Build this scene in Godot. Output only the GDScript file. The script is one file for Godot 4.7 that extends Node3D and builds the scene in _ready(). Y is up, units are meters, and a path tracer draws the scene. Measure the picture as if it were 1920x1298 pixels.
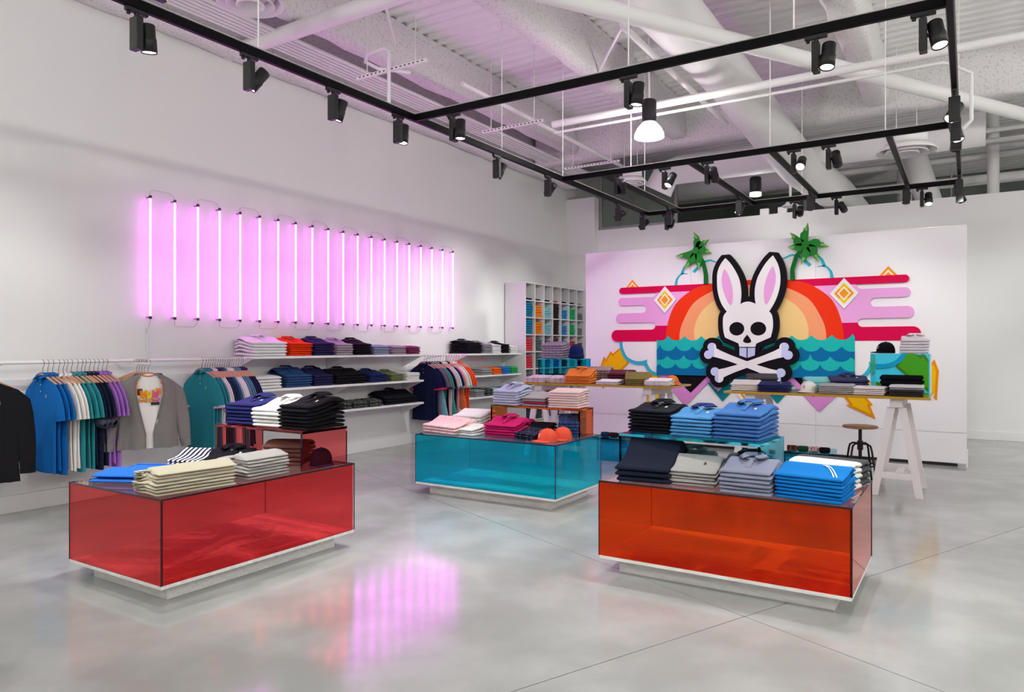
extends Node3D
# A clothes shop: tinted acrylic tables, neon tubes on a white wall, a cut-out mural and an open ceiling.

const XW := -7.27       # face of the left wall
const ZM := -10.5       # face of the mural wall
const ZB := -13.8       # face of the back partition
const YC := 5.55        # underside of the deck
const YT := 3.6         # lighting tracks
var used := {}
var mats := {}
var rng := RandomNumberGenerator.new()
var fn := FastNoiseLite.new()
var cam: Camera3D

func _ready() -> void:
	rng.seed = 7
	fn.seed = 3
	fn.frequency = 1.0
	set_camera_and_light()
	build_shell()
	build_ceiling()
	build_tracks()
	build_neon()
	build_mural()
	build_wall_fixtures()
	build_tables()
	build_trestles()
	build_hanging()
	build_shelf_stacks()
	build_cubby()
	build_table_goods()
	build_trestle_goods()

func set_camera_and_light() -> void:
	cam = Camera3D.new()
	cam.name = "camera"
	cam.fov = 51.34
	cam.near = 0.05
	cam.far = 100.0
	cam.position = Vector3(0, 1.5, 0)
	cam.rotation_degrees = Vector3(0, 32.4, 0)
	cam.current = true
	add_child(cam)
	var we := WorldEnvironment.new()
	we.name = "environment"
	var e := Environment.new()
	e.background_mode = Environment.BG_COLOR
	e.background_color = Color(0.05, 0.05, 0.055)
	e.tonemap_mode = Environment.TONE_MAPPER_LINEAR
	e.tonemap_exposure = 0.99
	e.sdfgi_enabled = true
	e.ssao_enabled = true
	e.ssil_enabled = true
	we.environment = e
	add_child(we)

const SPOT := 3.0           # one track head
const HIGH_BAY := 3.3       # one pendant
const SPOT_COLOR := Color(0.985, 1.0, 0.985)
const NEON := Color(0.95, 0.17, 0.97)

# ------------------------------------------------------------------ helpers
func numbered(n: String) -> String:
	if not used.has(n):
		used[n] = 0
		return n
	used[n] += 1
	return "%s_%03d" % [n, used[n]]

func tag(o: Node, label: String, category: String, group := "") -> Node:
	o.set_meta("label", label)
	o.set_meta("category", category)
	if group: o.set_meta("group", group)
	return o

func thing(n: String, label: String, category: String, at := Vector3.ZERO, turn := 0.0, group := "") -> Node3D:
	var o := Node3D.new()
	o.name = numbered(n)
	add_child(o)
	o.position = at
	o.rotation.y = turn
	tag(o, label, category, group)
	return o

func part(n: String, mesh: Mesh, m: Material, parent: Node, xf := Transform3D()) -> MeshInstance3D:
	var o := MeshInstance3D.new()
	o.name = n if parent != self else numbered(n)
	o.mesh = mesh
	o.material_override = m
	o.transform = xf
	parent.add_child(o, true)
	return o

func struct(n: String, mesh: Mesh, m: Material, parent: Node = self, xf := Transform3D()) -> MeshInstance3D:
	var o := part(n, mesh, m, parent, xf)
	if parent == self: o.set_meta("kind", "structure")
	return o

func struct_node(n: String) -> Node3D:
	var o := Node3D.new()
	o.name = numbered(n)
	add_child(o)
	o.set_meta("kind", "structure")
	return o

func at(x: float, y: float, z: float, turn := 0.0) -> Transform3D:
	return Transform3D(Basis(Vector3.UP, turn), Vector3(x, y, z))

func hexc(h: String) -> Color:
	return Color.html(h)

func mat(key: String, c: Color, rough := 0.8, metal := 0.0) -> StandardMaterial3D:
	if mats.has(key): return mats[key]
	var m := StandardMaterial3D.new()
	m.resource_name = key
	m.albedo_color = c
	m.roughness = rough
	m.metallic = metal
	mats[key] = m
	return m

func noise_tex(freq: float, size: int, seed_: int, ramp: Gradient = null, normal := false) -> NoiseTexture2D:
	var n := FastNoiseLite.new()
	n.seed = seed_
	n.frequency = freq
	n.fractal_octaves = 5
	var t := NoiseTexture2D.new()
	t.width = size
	t.height = size
	t.seamless = true
	t.noise = n
	if normal:
		t.as_normal_map = true
		t.bump_strength = 4.0
	if ramp: t.color_ramp = ramp
	return t

func ramp2(a: Color, b: Color, p0 := 0.0, p1 := 1.0) -> Gradient:
	var g := Gradient.new()
	g.offsets = PackedFloat32Array([p0, p1])
	g.colors = PackedColorArray([a, b])
	return g

var weave: Texture2D
func cloth(hex: String) -> StandardMaterial3D:
	var k := "cloth_" + hex
	if mats.has(k): return mats[k]
	if weave == null: weave = noise_tex(0.09, 256, 11, null, true)
	var m := mat(k, hexc(hex), 0.92)
	m.metallic_specular = 0.25
	m.normal_enabled = true
	m.normal_texture = weave
	m.normal_scale = 0.5
	m.uv1_triplanar = true
	m.uv1_scale = Vector3(5, 5, 5)
	return m

func img_mat(k: String, im: Image, scale: float, rough := 0.9) -> StandardMaterial3D:
	var m := mat(k, Color.WHITE, rough)
	m.metallic_specular = 0.25
	m.albedo_texture = ImageTexture.create_from_image(im)
	m.uv1_triplanar = true
	m.uv1_triplanar_sharpness = 8.0
	m.uv1_scale = Vector3.ONE * scale
	return m

func stripes(a: String, b: String, share := 0.4, per_m := 30.0, vertical := false) -> StandardMaterial3D:
	var k := "stripe_%s_%s_%s_%s" % [a, b, share, vertical]
	if mats.has(k): return mats[k]
	var im := Image.create(32, 32, false, Image.FORMAT_RGB8)
	im.fill(hexc(a))
	if vertical: im.fill_rect(Rect2i(0, 0, int(32 * share), 32), hexc(b))
	else: im.fill_rect(Rect2i(0, 0, 32, int(32 * share)), hexc(b))
	return img_mat(k, im, per_m)

func plaid(a: String, b: String, c: String) -> StandardMaterial3D:
	var k := "plaid_" + a + b + c
	if mats.has(k): return mats[k]
	var im := Image.create(64, 64, false, Image.FORMAT_RGB8)
	var ca := hexc(a); var cb := hexc(b); var cc := hexc(c)
	for y in 64:
		for x in 64:
			var p := ca
			if (x % 32) < 12: p = p.lerp(cb, 0.5)
			if (y % 32) < 12: p = p.lerp(cb, 0.5)
			if (x % 32) in [22, 23, 24] or (y % 32) in [22, 23, 24]: p = p.lerp(cc, 0.75)
			im.set_pixel(x, y, p)
	return img_mat(k, im, 9.0)

func printed(key: String, ground: String, inks: Array, blobs := 60, rad := 5, per_m := 6.0) -> StandardMaterial3D:
	var k := "print_" + key
	if mats.has(k): return mats[k]
	var r := RandomNumberGenerator.new()
	r.seed = hash(key)
	var im := Image.create(128, 128, false, Image.FORMAT_RGB8)
	im.fill(hexc(ground))
	for i in blobs:
		var c := hexc(inks[r.randi() % inks.size()])
		var cx := r.randi() % 128; var cy := r.randi() % 128
		var rr := r.randi_range(maxi(1, rad / 2), rad)
		for y in range(-rr, rr + 1):
			for x in range(-rr, rr + 1):
				if x * x + y * y + x * y * (i % 2) <= rr * rr: im.set_pixel(posmod(cx + x, 128), posmod(cy + y, 128), c)
	return img_mat(k, im, per_m)

# --- triangles: a, b, c run counter-clockwise seen from outside
func begin(smooth := false) -> SurfaceTool:
	var s := SurfaceTool.new()
	s.begin(Mesh.PRIMITIVE_TRIANGLES)
	s.set_smooth_group(0 if smooth else -1)
	return s

func tri(s: SurfaceTool, a: Vector3, b: Vector3, c: Vector3) -> void:
	s.add_vertex(a); s.add_vertex(c); s.add_vertex(b)

func quad(s: SurfaceTool, a: Vector3, b: Vector3, c: Vector3, d: Vector3) -> void:
	tri(s, a, b, c); tri(s, a, c, d)

func done(s: SurfaceTool) -> ArrayMesh:
	s.generate_normals()
	return s.commit()

# a box with its 12 edges chamfered by b
func add_box(s: SurfaceTool, lo: Vector3, hi: Vector3, b := 0.0) -> void:
	s.set_smooth_group(-1)
	b = minf(b, 0.45 * minf(hi.x - lo.x, minf(hi.y - lo.y, hi.z - lo.z)))
	var c := (lo + hi) / 2.0
	var h := (hi - lo) / 2.0
	var P := func(sx: int, sy: int, sz: int, axis: int) -> Vector3:
		var k := Vector3(h.x - (0.0 if axis == 0 else b), h.y - (0.0 if axis == 1 else b), h.z - (0.0 if axis == 2 else b))
		return c + Vector3(sx * k.x, sy * k.y, sz * k.z)
	for sg in [-1, 1]:
		var q := [P.call(sg, -1, -1, 0), P.call(sg, 1, -1, 0), P.call(sg, 1, 1, 0), P.call(sg, -1, 1, 0)]
		if sg < 0: q.reverse()
		quad(s, q[0], q[1], q[2], q[3])
		q = [P.call(-1, sg, -1, 1), P.call(-1, sg, 1, 1), P.call(1, sg, 1, 1), P.call(1, sg, -1, 1)]
		if sg < 0: q.reverse()
		quad(s, q[0], q[1], q[2], q[3])
		q = [P.call(-1, -1, sg, 2), P.call(1, -1, sg, 2), P.call(1, 1, sg, 2), P.call(-1, 1, sg, 2)]
		if sg < 0: q.reverse()
		quad(s, q[0], q[1], q[2], q[3])
	if b <= 0.0: return
	for i in [-1, 1]:
		for j in [-1, 1]:
			var q := [P.call(i, j, -1, 0), P.call(i, j, 1, 0), P.call(i, j, 1, 1), P.call(i, j, -1, 1)]
			if i * j > 0: q.reverse()
			quad(s, q[0], q[1], q[2], q[3])
			q = [P.call(i, -1, j, 0), P.call(i, 1, j, 0), P.call(i, 1, j, 2), P.call(i, -1, j, 2)]
			if i * j < 0: q.reverse()
			quad(s, q[0], q[1], q[2], q[3])
			q = [P.call(-1, i, j, 1), P.call(1, i, j, 1), P.call(1, i, j, 2), P.call(-1, i, j, 2)]
			if i * j > 0: q.reverse()
			quad(s, q[0], q[1], q[2], q[3])
			for k in [-1, 1]:
				var t := [P.call(i, j, k, 0), P.call(i, j, k, 1), P.call(i, j, k, 2)]
				if i * j * k < 0: t.reverse()
				tri(s, t[0], t[1], t[2])

func box(lo: Vector3, hi: Vector3, b := 0.0) -> ArrayMesh:
	var s := begin()
	add_box(s, lo, hi, b)
	return done(s)

func cbox(size: Vector3, b := 0.0) -> ArrayMesh:
	return box(-size / 2, size / 2, b)

# tube along points with a radius for each point (or one radius)
func add_tube(s: SurfaceTool, pts: Array, r, seg := 8, caps := true, flat := 1.0) -> void:
	s.set_smooth_group(0)
	var rings := []
	var up := Vector3.UP
	for i in pts.size():
		var d: Vector3 = (pts[mini(i + 1, pts.size() - 1)] - pts[maxi(i - 1, 0)]).normalized()
		if absf(d.dot(up)) > 0.95: up = Vector3.FORWARD if absf(d.z) < 0.8 else Vector3.RIGHT
		var x := up.cross(d).normalized()
		var y := d.cross(x).normalized()
		up = y
		var rr: float = r[i] if r is Array else r
		var ring := []
		for k in seg:
			var a := TAU * k / seg
			ring.append(pts[i] + x * cos(a) * rr + y * sin(a) * rr * flat)
		rings.append(ring)
	for i in rings.size() - 1:
		for k in seg:
			var n := (k + 1) % seg
			quad(s, rings[i][k], rings[i][n], rings[i + 1][n], rings[i + 1][k])
	if caps:
		s.set_smooth_group(-1)
		for k in range(1, seg - 1):
			tri(s, rings[0][0], rings[0][k + 1], rings[0][k])
			tri(s, rings[-1][0], rings[-1][k], rings[-1][k + 1])

func tube(pts: Array, r, seg := 8, caps := true) -> ArrayMesh:
	var s := begin(true)
	add_tube(s, pts, r, seg, caps)
	return done(s)

# profile of (radius, height) turned about y; sharp profile
func add_lathe(s: SurfaceTool, prof: Array, seg := 20, sx := 1.0, sz := 1.0, smooth := true) -> void:
	s.set_smooth_group(0 if smooth else -1)
	for i in prof.size() - 1:
		var a: Vector2 = prof[i]
		var b: Vector2 = prof[i + 1]
		for k in seg:
			var t0 := TAU * k / seg
			var t1 := TAU * (k + 1) / seg
			var p := Vector3(cos(t0) * a.x * sx, a.y, sin(t0) * a.x * sz)
			var q := Vector3(cos(t1) * a.x * sx, a.y, sin(t1) * a.x * sz)
			var r := Vector3(cos(t1) * b.x * sx, b.y, sin(t1) * b.x * sz)
			var u := Vector3(cos(t0) * b.x * sx, b.y, sin(t0) * b.x * sz)
			if a.x < 1e-5: tri(s, p, u, r)
			elif b.x < 1e-5: tri(s, p, u, q)
			else: quad(s, p, u, r, q)

func lathe(prof: Array, seg := 20, smooth := true) -> ArrayMesh:
	var s := begin(smooth)
	add_lathe(s, prof, seg, 1.0, 1.0, smooth)
	return done(s)

# flat polygon in x, y between z0 (back) and z1 (front)
func add_plate(s: SurfaceTool, poly: PackedVector2Array, z0: float, z1: float) -> void:
	s.set_smooth_group(-1)
	if Geometry2D.is_polygon_clockwise(poly):
		poly = poly.duplicate()
		poly.reverse()
	var ix := Geometry2D.triangulate_polygon(poly)
	for i in range(0, ix.size(), 3):
		var a := poly[ix[i]]; var b := poly[ix[i + 1]]; var c := poly[ix[i + 2]]
		if (b - a).cross(c - a) < 0:
			var t := b; b = c; c = t
		tri(s, Vector3(a.x, a.y, z1), Vector3(b.x, b.y, z1), Vector3(c.x, c.y, z1))
		tri(s, Vector3(a.x, a.y, z0), Vector3(c.x, c.y, z0), Vector3(b.x, b.y, z0))
	for i in poly.size():
		var a := poly[i]; var b := poly[(i + 1) % poly.size()]
		quad(s, Vector3(a.x, a.y, z0), Vector3(b.x, b.y, z0), Vector3(b.x, b.y, z1), Vector3(a.x, a.y, z1))

func plate(poly: PackedVector2Array, z0: float, z1: float) -> ArrayMesh:
	var s := begin()
	add_plate(s, poly, z0, z1)
	return done(s)

# closed curve through points; a third number 1 marks a sharp corner
func curve(p: Array, steps := 5) -> PackedVector2Array:
	var out := PackedVector2Array()
	var n := p.size()
	for i in n:
		var a: Array = p[i]
		var b: Array = p[(i + 1) % n]
		var z: Array = p[(i - 1 + n) % n]
		var c: Array = p[(i + 2) % n]
		var p1 := Vector2(a[0], a[1]); var p2 := Vector2(b[0], b[1])
		var m1 := (p2 - Vector2(z[0], z[1])) / 2.0
		var m2 := (Vector2(c[0], c[1]) - p1) / 2.0
		if a.size() > 2: m1 = (p2 - p1) if b.size() > 2 else (p2 - p1) * 1.5 - m2 * 0.5
		if b.size() > 2: m2 = (p2 - p1) if a.size() > 2 else (p2 - p1) * 1.5 - m1 * 0.5
		var k := 1 if a.size() > 2 and b.size() > 2 else steps
		for j in k:
			var t := float(j) / k
			var t2 := t * t; var t3 := t2 * t
			out.append(p1 * (2 * t3 - 3 * t2 + 1) + m1 * (t3 - 2 * t2 + t) + p2 * (-2 * t3 + 3 * t2) + m2 * (t3 - t2))
	return out

func poly(p: Array) -> PackedVector2Array:
	var out := PackedVector2Array()
	for q in p: out.append(Vector2(q[0], q[1]))
	return out

func disc(c: Vector2, rx: float, ry := -1.0, n := 28) -> PackedVector2Array:
	var out := PackedVector2Array()
	for i in n: out.append(c + Vector2(cos(TAU * i / n) * rx, sin(TAU * i / n) * (rx if ry < 0 else ry)))
	return out

func mirror(p: PackedVector2Array, x: float) -> PackedVector2Array:
	var out := PackedVector2Array()
	for q in p: out.append(Vector2(2 * x - q.x, q.y))
	return out

func rounded(x0: float, y0: float, x1: float, y1: float, left := true, right := false) -> PackedVector2Array:
	var r := (y1 - y0) / 2.0
	var out := PackedVector2Array()
	if right:
		for i in 13: out.append(Vector2(x1 - r + cos(-PI / 2 + PI * i / 12) * r, y0 + r + sin(-PI / 2 + PI * i / 12) * r))
	else: out.append_array([Vector2(x1, y0), Vector2(x1, y1)])
	if left:
		for i in 13: out.append(Vector2(x0 + r + cos(PI / 2 + PI * i / 12) * r, y0 + r + sin(PI / 2 + PI * i / 12) * r))
	else: out.append_array([Vector2(x0, y1), Vector2(x0, y0)])
	return out

func biggest(a: Array) -> PackedVector2Array:
	var best := PackedVector2Array()
	var most := 0.0
	for p in a:
		var s := 0.0
		for i in p.size(): s += p[i].cross(p[(i + 1) % p.size()])
		if absf(s) > most:
			most = absf(s)
			best = p
	return best

func merged(a: PackedVector2Array, b: PackedVector2Array) -> PackedVector2Array:
	return biggest(Geometry2D.merge_polygons(a, b))

func grown(p: PackedVector2Array, by: float) -> PackedVector2Array:
	return biggest(Geometry2D.offset_polygon(p, by, Geometry2D.JOIN_ROUND if by > 0 else Geometry2D.JOIN_MITER))

# ------------------------------------------------------------------ the room
func build_shell() -> void:
	var paint := mat("white wall paint", hexc("e9e8e7"), 0.7)
	paint.metallic_specular = 0.3
	paint.normal_enabled = true
	paint.normal_texture = noise_tex(0.05, 256, 21, null, true)
	paint.normal_scale = 0.06
	paint.uv1_triplanar = true
	paint.uv1_world_triplanar = true
	paint.uv1_scale = Vector3.ONE * 1.5
	# floor: polished concrete slabs with saw-cut joints
	var con := mat("polished concrete", Color.WHITE, 0.3)
	con.albedo_texture = noise_tex(0.006, 1024, 31, ramp2(hexc("9fa09e"), hexc("aeafad"), 0.25, 0.8))
	con.roughness = 1.0
	con.roughness_texture = noise_tex(0.02, 512, 33, ramp2(Color(0.1, 0.1, 0.1), Color(0.17, 0.17, 0.17)))
	con.metallic_specular = 0.5
	con.uv1_triplanar = true
	con.uv1_world_triplanar = true
	con.uv1_scale = Vector3.ONE * 0.23
	var fl := struct_node("floor")
	var room := poly([[XW, -6.0], [7.0, -6.0], [7.0, 20.0], [XW, 20.0]])   # x, -z
	var e1 := Vector2(0.402, 0.916)
	var e2 := Vector2(0.916, -0.402)
	var o := Vector2(-1.05, 4.06)
	for i in range(-3, 3):
		for j in range(-3, 3):
			var g := 0.003
			var c := [Vector2(i * 7.6 + g, j * 8.2 + g), Vector2((i + 1) * 7.6 - g, j * 8.2 + g), Vector2((i + 1) * 7.6 - g, (j + 1) * 8.2 - g), Vector2(i * 7.6 + g, (j + 1) * 8.2 - g)]
			var p := PackedVector2Array()
			for q in c: p.append(o + e2 * q.x + e1 * q.y)
			for piece in Geometry2D.intersect_polygons(p, room):
				struct("slab", plate(piece, -0.06, 0.0), con, fl, Transform3D(Basis(Vector3.RIGHT, -PI / 2), Vector3.ZERO))
	struct("joint_filler", box(Vector3(XW, -0.1, -20), Vector3(7, -0.012, 6)), mat("joint filler", hexc("4a4744"), 0.9), fl)
	# walls
	struct("wall_left", box(Vector3(XW - 0.2, -0.1, -20), Vector3(XW, YC + 0.3, 6)), paint)
	struct("wall_right", box(Vector3(7, -0.1, -20), Vector3(7.2, YC + 0.3, 6)), paint)
	struct("wall_front", box(Vector3(XW - 0.2, -0.1, 6), Vector3(7.2, YC + 0.3, 6.2)), paint)
	struct("wall_far", box(Vector3(XW - 0.2, -0.1, -20.2), Vector3(7.2, YC + 0.3, -20)), mat("grey green wall", hexc("7d8680"), 0.8))
	# lower cladding boards and skirting on the left wall
	var clad := struct_node("wall_left_cladding")
	var z := 5.8
	while z > -13.0:
		struct("cladding_board", box(Vector3(XW, 0.16, z - 2.44), Vector3(XW + 0.014, 1.2, z - 0.004), 0.002), paint, clad)
		z -= 2.44
	struct("baseboard_left", box(Vector3(XW, 0, -13.6), Vector3(XW + 0.022, 0.158, 5.9), 0.003), paint)
	# back partition with a corner column and a pane above its left end
	struct("wall_back", box(Vector3(XW, 0, ZB - 0.15), Vector3(4.4, 3.94, ZB), 0.004), paint)
	struct("baseboard_back", box(Vector3(-6.3, 0, ZB), Vector3(4.4, 0.14, ZB + 0.02), 0.003), paint)
	struct("column", box(Vector3(XW, 0, -14.3), Vector3(-6.61, 4.62, -13.62), 0.006), paint)
	var win := struct_node("window_1")
	var al := mat("grey window frame", hexc("9a9c9a"), 0.4, 0.6)
	struct("window_frame", box(Vector3(-6.6, 3.94, ZB - 0.1), Vector3(-4.9, 4.0, ZB - 0.04), 0.004), al, win)
	struct("window_frame", box(Vector3(-6.6, 4.0, ZB - 0.1), Vector3(-6.54, 5.2, ZB - 0.04), 0.004), al, win)
	struct("window_frame", box(Vector3(-4.96, 4.0, ZB - 0.1), Vector3(-4.9, 5.2, ZB - 0.04), 0.004), al, win)
	var pane := mat("grey green glass", Color(0.42, 0.5, 0.44, 0.55), 0.08)
	pane.transparency = BaseMaterial3D.TRANSPARENCY_ALPHA
	struct("pane", box(Vector3(-6.54, 4.0, ZB - 0.075), Vector3(-4.96, 5.2, ZB - 0.067)), pane, win)
	var s := begin()
	add_tube(s, [Vector3(-6.2, 4.02, ZB - 0.16), Vector3(-5.4, 5.3, ZB - 0.16)], 0.03, 6)
	struct("brace", done(s), al, win)
	# free-standing mural wall of two rows of boards
	var mp := mat("mural wall paint", hexc("eceaec"), 0.6)
	var mw := struct_node("wall_mural")
	struct("core", box(Vector3(-5.24, 0.04, ZM - 0.2), Vector3(-0.03, 2.99, ZM - 0.02)), mp, mw)
	for r in [[0.045, 0.418], [0.422, 3.0]]:
		for i in 3:
			struct("board", box(Vector3(-5.25 + i * 1.743, r[0], ZM - 0.02), Vector3(-5.25 + (i + 1) * 1.743 - 0.002, r[1], ZM), 0.002), mp, mw)
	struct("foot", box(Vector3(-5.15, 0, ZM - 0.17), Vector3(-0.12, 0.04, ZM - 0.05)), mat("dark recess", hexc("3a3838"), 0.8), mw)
	struct("foot", box(Vector3(-0.03, 0, ZM - 0.2), Vector3(-0.01, 0.2, ZM - 0.02)), mp, mw)

func pipe(n: String, pts: Array, r: float, m: Material, label: String, cat: String, group := "", seg := 10) -> MeshInstance3D:
	var o := part(n, tube(pts, r, seg), m, self)
	tag(o, label, cat, group)
	return o

func build_ceiling() -> void:
	var white := mat("white ceiling paint", hexc("f3f2f1"), 0.75)
	white.metallic_specular = 0.3
	# trapezoid metal deck, ribs along x
	var s := begin()
	var zz := 6.2
	while zz > -20.2:
		var p := [[0.0, 0.0], [0.07, 0.0], [0.1, 0.035], [0.17, 0.035], [0.2, 0.0]]
		for i in 4:
			var a: Array = p[i]; var b: Array = p[i + 1]
			quad(s, Vector3(XW - 0.2, YC + a[1], zz - a[0]), Vector3(XW - 0.2, YC + b[1], zz - b[0]), Vector3(7.2, YC + b[1], zz - b[0]), Vector3(7.2, YC + a[1], zz - a[0]))
		zz -= 0.2
	add_box(s, Vector3(XW - 0.2, YC + 0.1, -20.2), Vector3(7.2, YC + 0.3, 6.2))
	struct("ceiling", done(s), white)
	# sprayed fireproofing on the steel
	var fire := mat("sprayed fireproofing", Color.WHITE, 0.95)
	fire.albedo_texture = noise_tex(0.035, 512, 41, ramp2(hexc("c4c2c0"), hexc("eceae9"), 0.1, 0.4))
	fire.heightmap_enabled = false
	fire.normal_enabled = true
	fire.normal_texture = noise_tex(0.06, 512, 43, null, true)
	fire.normal_scale = 0.9
	fire.uv1_triplanar = true
	fire.uv1_world_triplanar = true
	fire.uv1_scale = Vector3.ONE * 1.2
	var beams := [
		["beam", Vector3(XW, 4.82, -13.6), Vector3(-6.98, YC, 5.9), "lumpy fireproofed steel ledge along the top of the left wall"],
		["beam", Vector3(-6.25, 5.0, -11.69), Vector3(-6.0, YC, 5.9), "fireproofed steel beam beside the conduit bundle near left wall"],
		["beam", Vector3(-4.26, 4.98, -11.7), Vector3(-3.98, YC, 5.9), "fireproofed steel beam above the large glass pendant lamp"],
		["beam", Vector3(-1.28, 4.98, -11.7), Vector3(-0.97, YC, 5.9), "speckled fireproofed steel beam right of the big round duct"],
		["girder", Vector3(-6.9, 4.9, -12.05), Vector3(6.9, YC - 0.002, -11.7), "deep fireproofed girder crossing behind the round ducts"],
		["beam", Vector3(1.6, 4.98, -11.7), Vector3(1.9, YC, 5.9), "fireproofed steel beam at the right edge of the picture"],
	]
	for b in beams:
		tag(part(b[0], lumpy_box(b[1], b[2]), fire, self), b[3], "beam", "fireproofed roof steel")
	# round ducts
	var ductm := mat("white duct paint", hexc("f0efee"), 0.6)
	ring_duct("round_duct", [Vector3(-2.68, 5.05, 5.5), Vector3(-2.68, 5.05, -9.4), Vector3(-2.66, 5.0, -9.9), Vector3(-2.5, 4.7, -11.1), Vector3(-2.3, 4.38, -12.3), Vector3(-2.12, 4.29, -13.3), Vector3(-2.05, 4.28, -14.2), Vector3(-2.0, 4.28, -18.0)], 0.31, ductm, "big white round duct running away over the trestle tables")
	ring_duct("round_duct", [Vector3(-4.75, 4.3, -12.42), Vector3(-4.6, 4.58, -12.42), Vector3(-4.35, 4.64, -12.42), Vector3(-1.0, 4.64, -12.42), Vector3(0.2, 4.64, -12.42)], 0.25, ductm, "white cross duct passing behind the big round duct")
	ring_duct("round_duct", [Vector3(-5.4, 4.9, -15.2), Vector3(-2.7, 4.9, -15.2)], 0.25, ductm, "white duct end beyond the back wall near the round diffuser")
	# diffusers
	for d in [[Vector3(-4.89, 4.3, -11.5), "round ceiling diffuser near the grey window pane", 0.27], [Vector3(-0.71, 4.12, -11.0), "round ceiling diffuser at right behind the track frame", 0.36], [Vector3(-5.73, 4.75, -4.42), "round ceiling diffuser cut by the top of the picture", 0.3]]:
		var t := thing("round_diffuser", d[1], "diffuser", d[0], 0.0, "round ceiling diffusers")
		for k in 3:
			var r0: float = d[2] * (1.0 - 0.3 * k)
			part("cone", lathe([Vector2(r0, -0.02 - 0.012 * k), Vector2(r0 + 0.012, -0.012 - 0.012 * k), Vector2(r0 * 0.78, 0.075), Vector2(r0 * 0.74, 0.07), Vector2(r0, -0.02 - 0.012 * k)], 28), white, t)
		part("neck", lathe([Vector2(0.001, 0.24), Vector2(d[2] * 0.7, 0.24), Vector2(d[2] * 0.7, 0.06), Vector2(0.001, 0.06)], 24), white, t)
		for sx in [-0.12, 0.12]: part("hanger_rod", tube([Vector3(sx, 0.23, 0), Vector3(sx, YC - d[0].y, 0)], 0.006, 5), white, t)
	# pipes
	var pg := "white painted pipes under the deck"
	pipe("drain_pipe", [Vector3(XW, 4.9, -5.3), Vector3(-3.2, 4.9, -5.3), Vector3(2.0, 4.9, -5.3)], 0.085, white, "thick white drain pipe leaving the left wall", "pipe", pg, 14)
	pipe("main_pipe", [Vector3(-4.55, 4.62, -3.22), Vector3(-3.03, 4.62, -5.77), Vector3(0.63, 4.62, -11.9), Vector3(1.6, 4.62, -13.5)], 0.085, white, "thick white pipe crossing diagonally above the track frame", "pipe", pg, 14)
	pipe("sprinkler_pipe", [Vector3(-4.6, 4.4, -8.25), Vector3(6.8, 4.4, -8.25)], 0.045, white, "white sprinkler pipe behind the big pendant lamp", "pipe", pg)
	pipe("conduit", [Vector3(-4.65, 4.33, -8.38), Vector3(-0.22, 4.33, -8.38), Vector3(-0.16, 4.31, -8.4), Vector3(0.02, 4.2, -8.45), Vector3(0.02, 3.75, -8.5), Vector3(-0.05, 3.68, -8.52)], 0.018, white, "thin white conduit below the sprinkler pipe bent down at right", "pipe", pg, 6)
	pipe("sprinkler_pipe", [Vector3(-2.97, 4.95, -6.72), Vector3(-2.97, 4.79, -6.74), Vector3(-2.97, 4.75, -6.8), Vector3(-2.99, 4.75, -10.56)], 0.035, white, "white sloping branch pipe beside the pendant lamp rod", "pipe", pg)
	pipe("brace_rod", [Vector3(-2.97, 4.76, -6.78), Vector3(-3.99, 4.99, -8.35)], 0.016, white, "thin white slanting brace rod up to the deck", "rod", pg, 6)
	pipe("conduit", [Vector3(-5.5, 5.3, 2.0), Vector3(-5.5, 5.3, -5.2), Vector3(-5.55, 5.3, -6.1), Vector3(-5.6, 5.0, -6.3)], 0.02, white, "white conduit running along the deck left of the beam", "pipe", pg, 6)
	pipe("conduit", [Vector3(-5.3, 4.75, -7.2), Vector3(-5.3, 4.75, -12.2)], 0.03, white, "white conduit run nearer than the conduit bundle", "pipe", pg, 6)
	for i in 6:
		pipe("bundle_conduit", [Vector3(-6.72 + i * 0.07, 4.93, 5.8), Vector3(-6.72 + i * 0.07, 4.93, -13.0)], 0.024, white, "%s conduit of the six-pipe bundle, counted from the left wall" % ["first", "second", "third", "fourth", "fifth", "sixth"][i], "pipe", "six parallel conduits near the left wall", 6)
	# loop of conduit on its post
	pipe("conduit_loop", [Vector3(-5.45, 4.66, -6.4), Vector3(-5.68, 4.66, -6.1), Vector3(-5.74, 4.7, -5.96), Vector3(-5.66, 4.75, -5.91), Vector3(-5.4, 4.76, -5.9), Vector3(-5.33, 4.71, -5.9), Vector3(-5.33, 4.1, -5.9)], 0.02, white, "bent white conduit dropping down beside the strut channel", "pipe", pg, 6)
	for p in [[-5.33, 4.25, -5.93, "first"], [-5.3, 4.25, -8.36, "second"], [-5.31, 4.25, -10.84, "third"]]:
		var t := thing("strut_channel", "%s perforated white strut channel along the left track, counted from the front" % p[3], "strut", Vector3(p[0], p[1] + 0.25, p[2]), 0.0, "perforated strut channels")
		part("channel", box(Vector3(-0.5, 0, -0.02), Vector3(0.5, 0.035, 0.02), 0.003), white, t)
		for k in 16: part("slot", box(Vector3(-0.46 + k * 0.06, 0.01, 0.0195), Vector3(-0.43 + k * 0.06, 0.024, 0.0212)), mat("slot dark", hexc("5b5658"), 0.9), t)
		for sx in [-0.35, 0.35]: part("hanger_rod", tube([Vector3(sx, 0.03, 0), Vector3(sx, YC - p[1] - 0.25, 0)], 0.006, 5), white, t)
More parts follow.
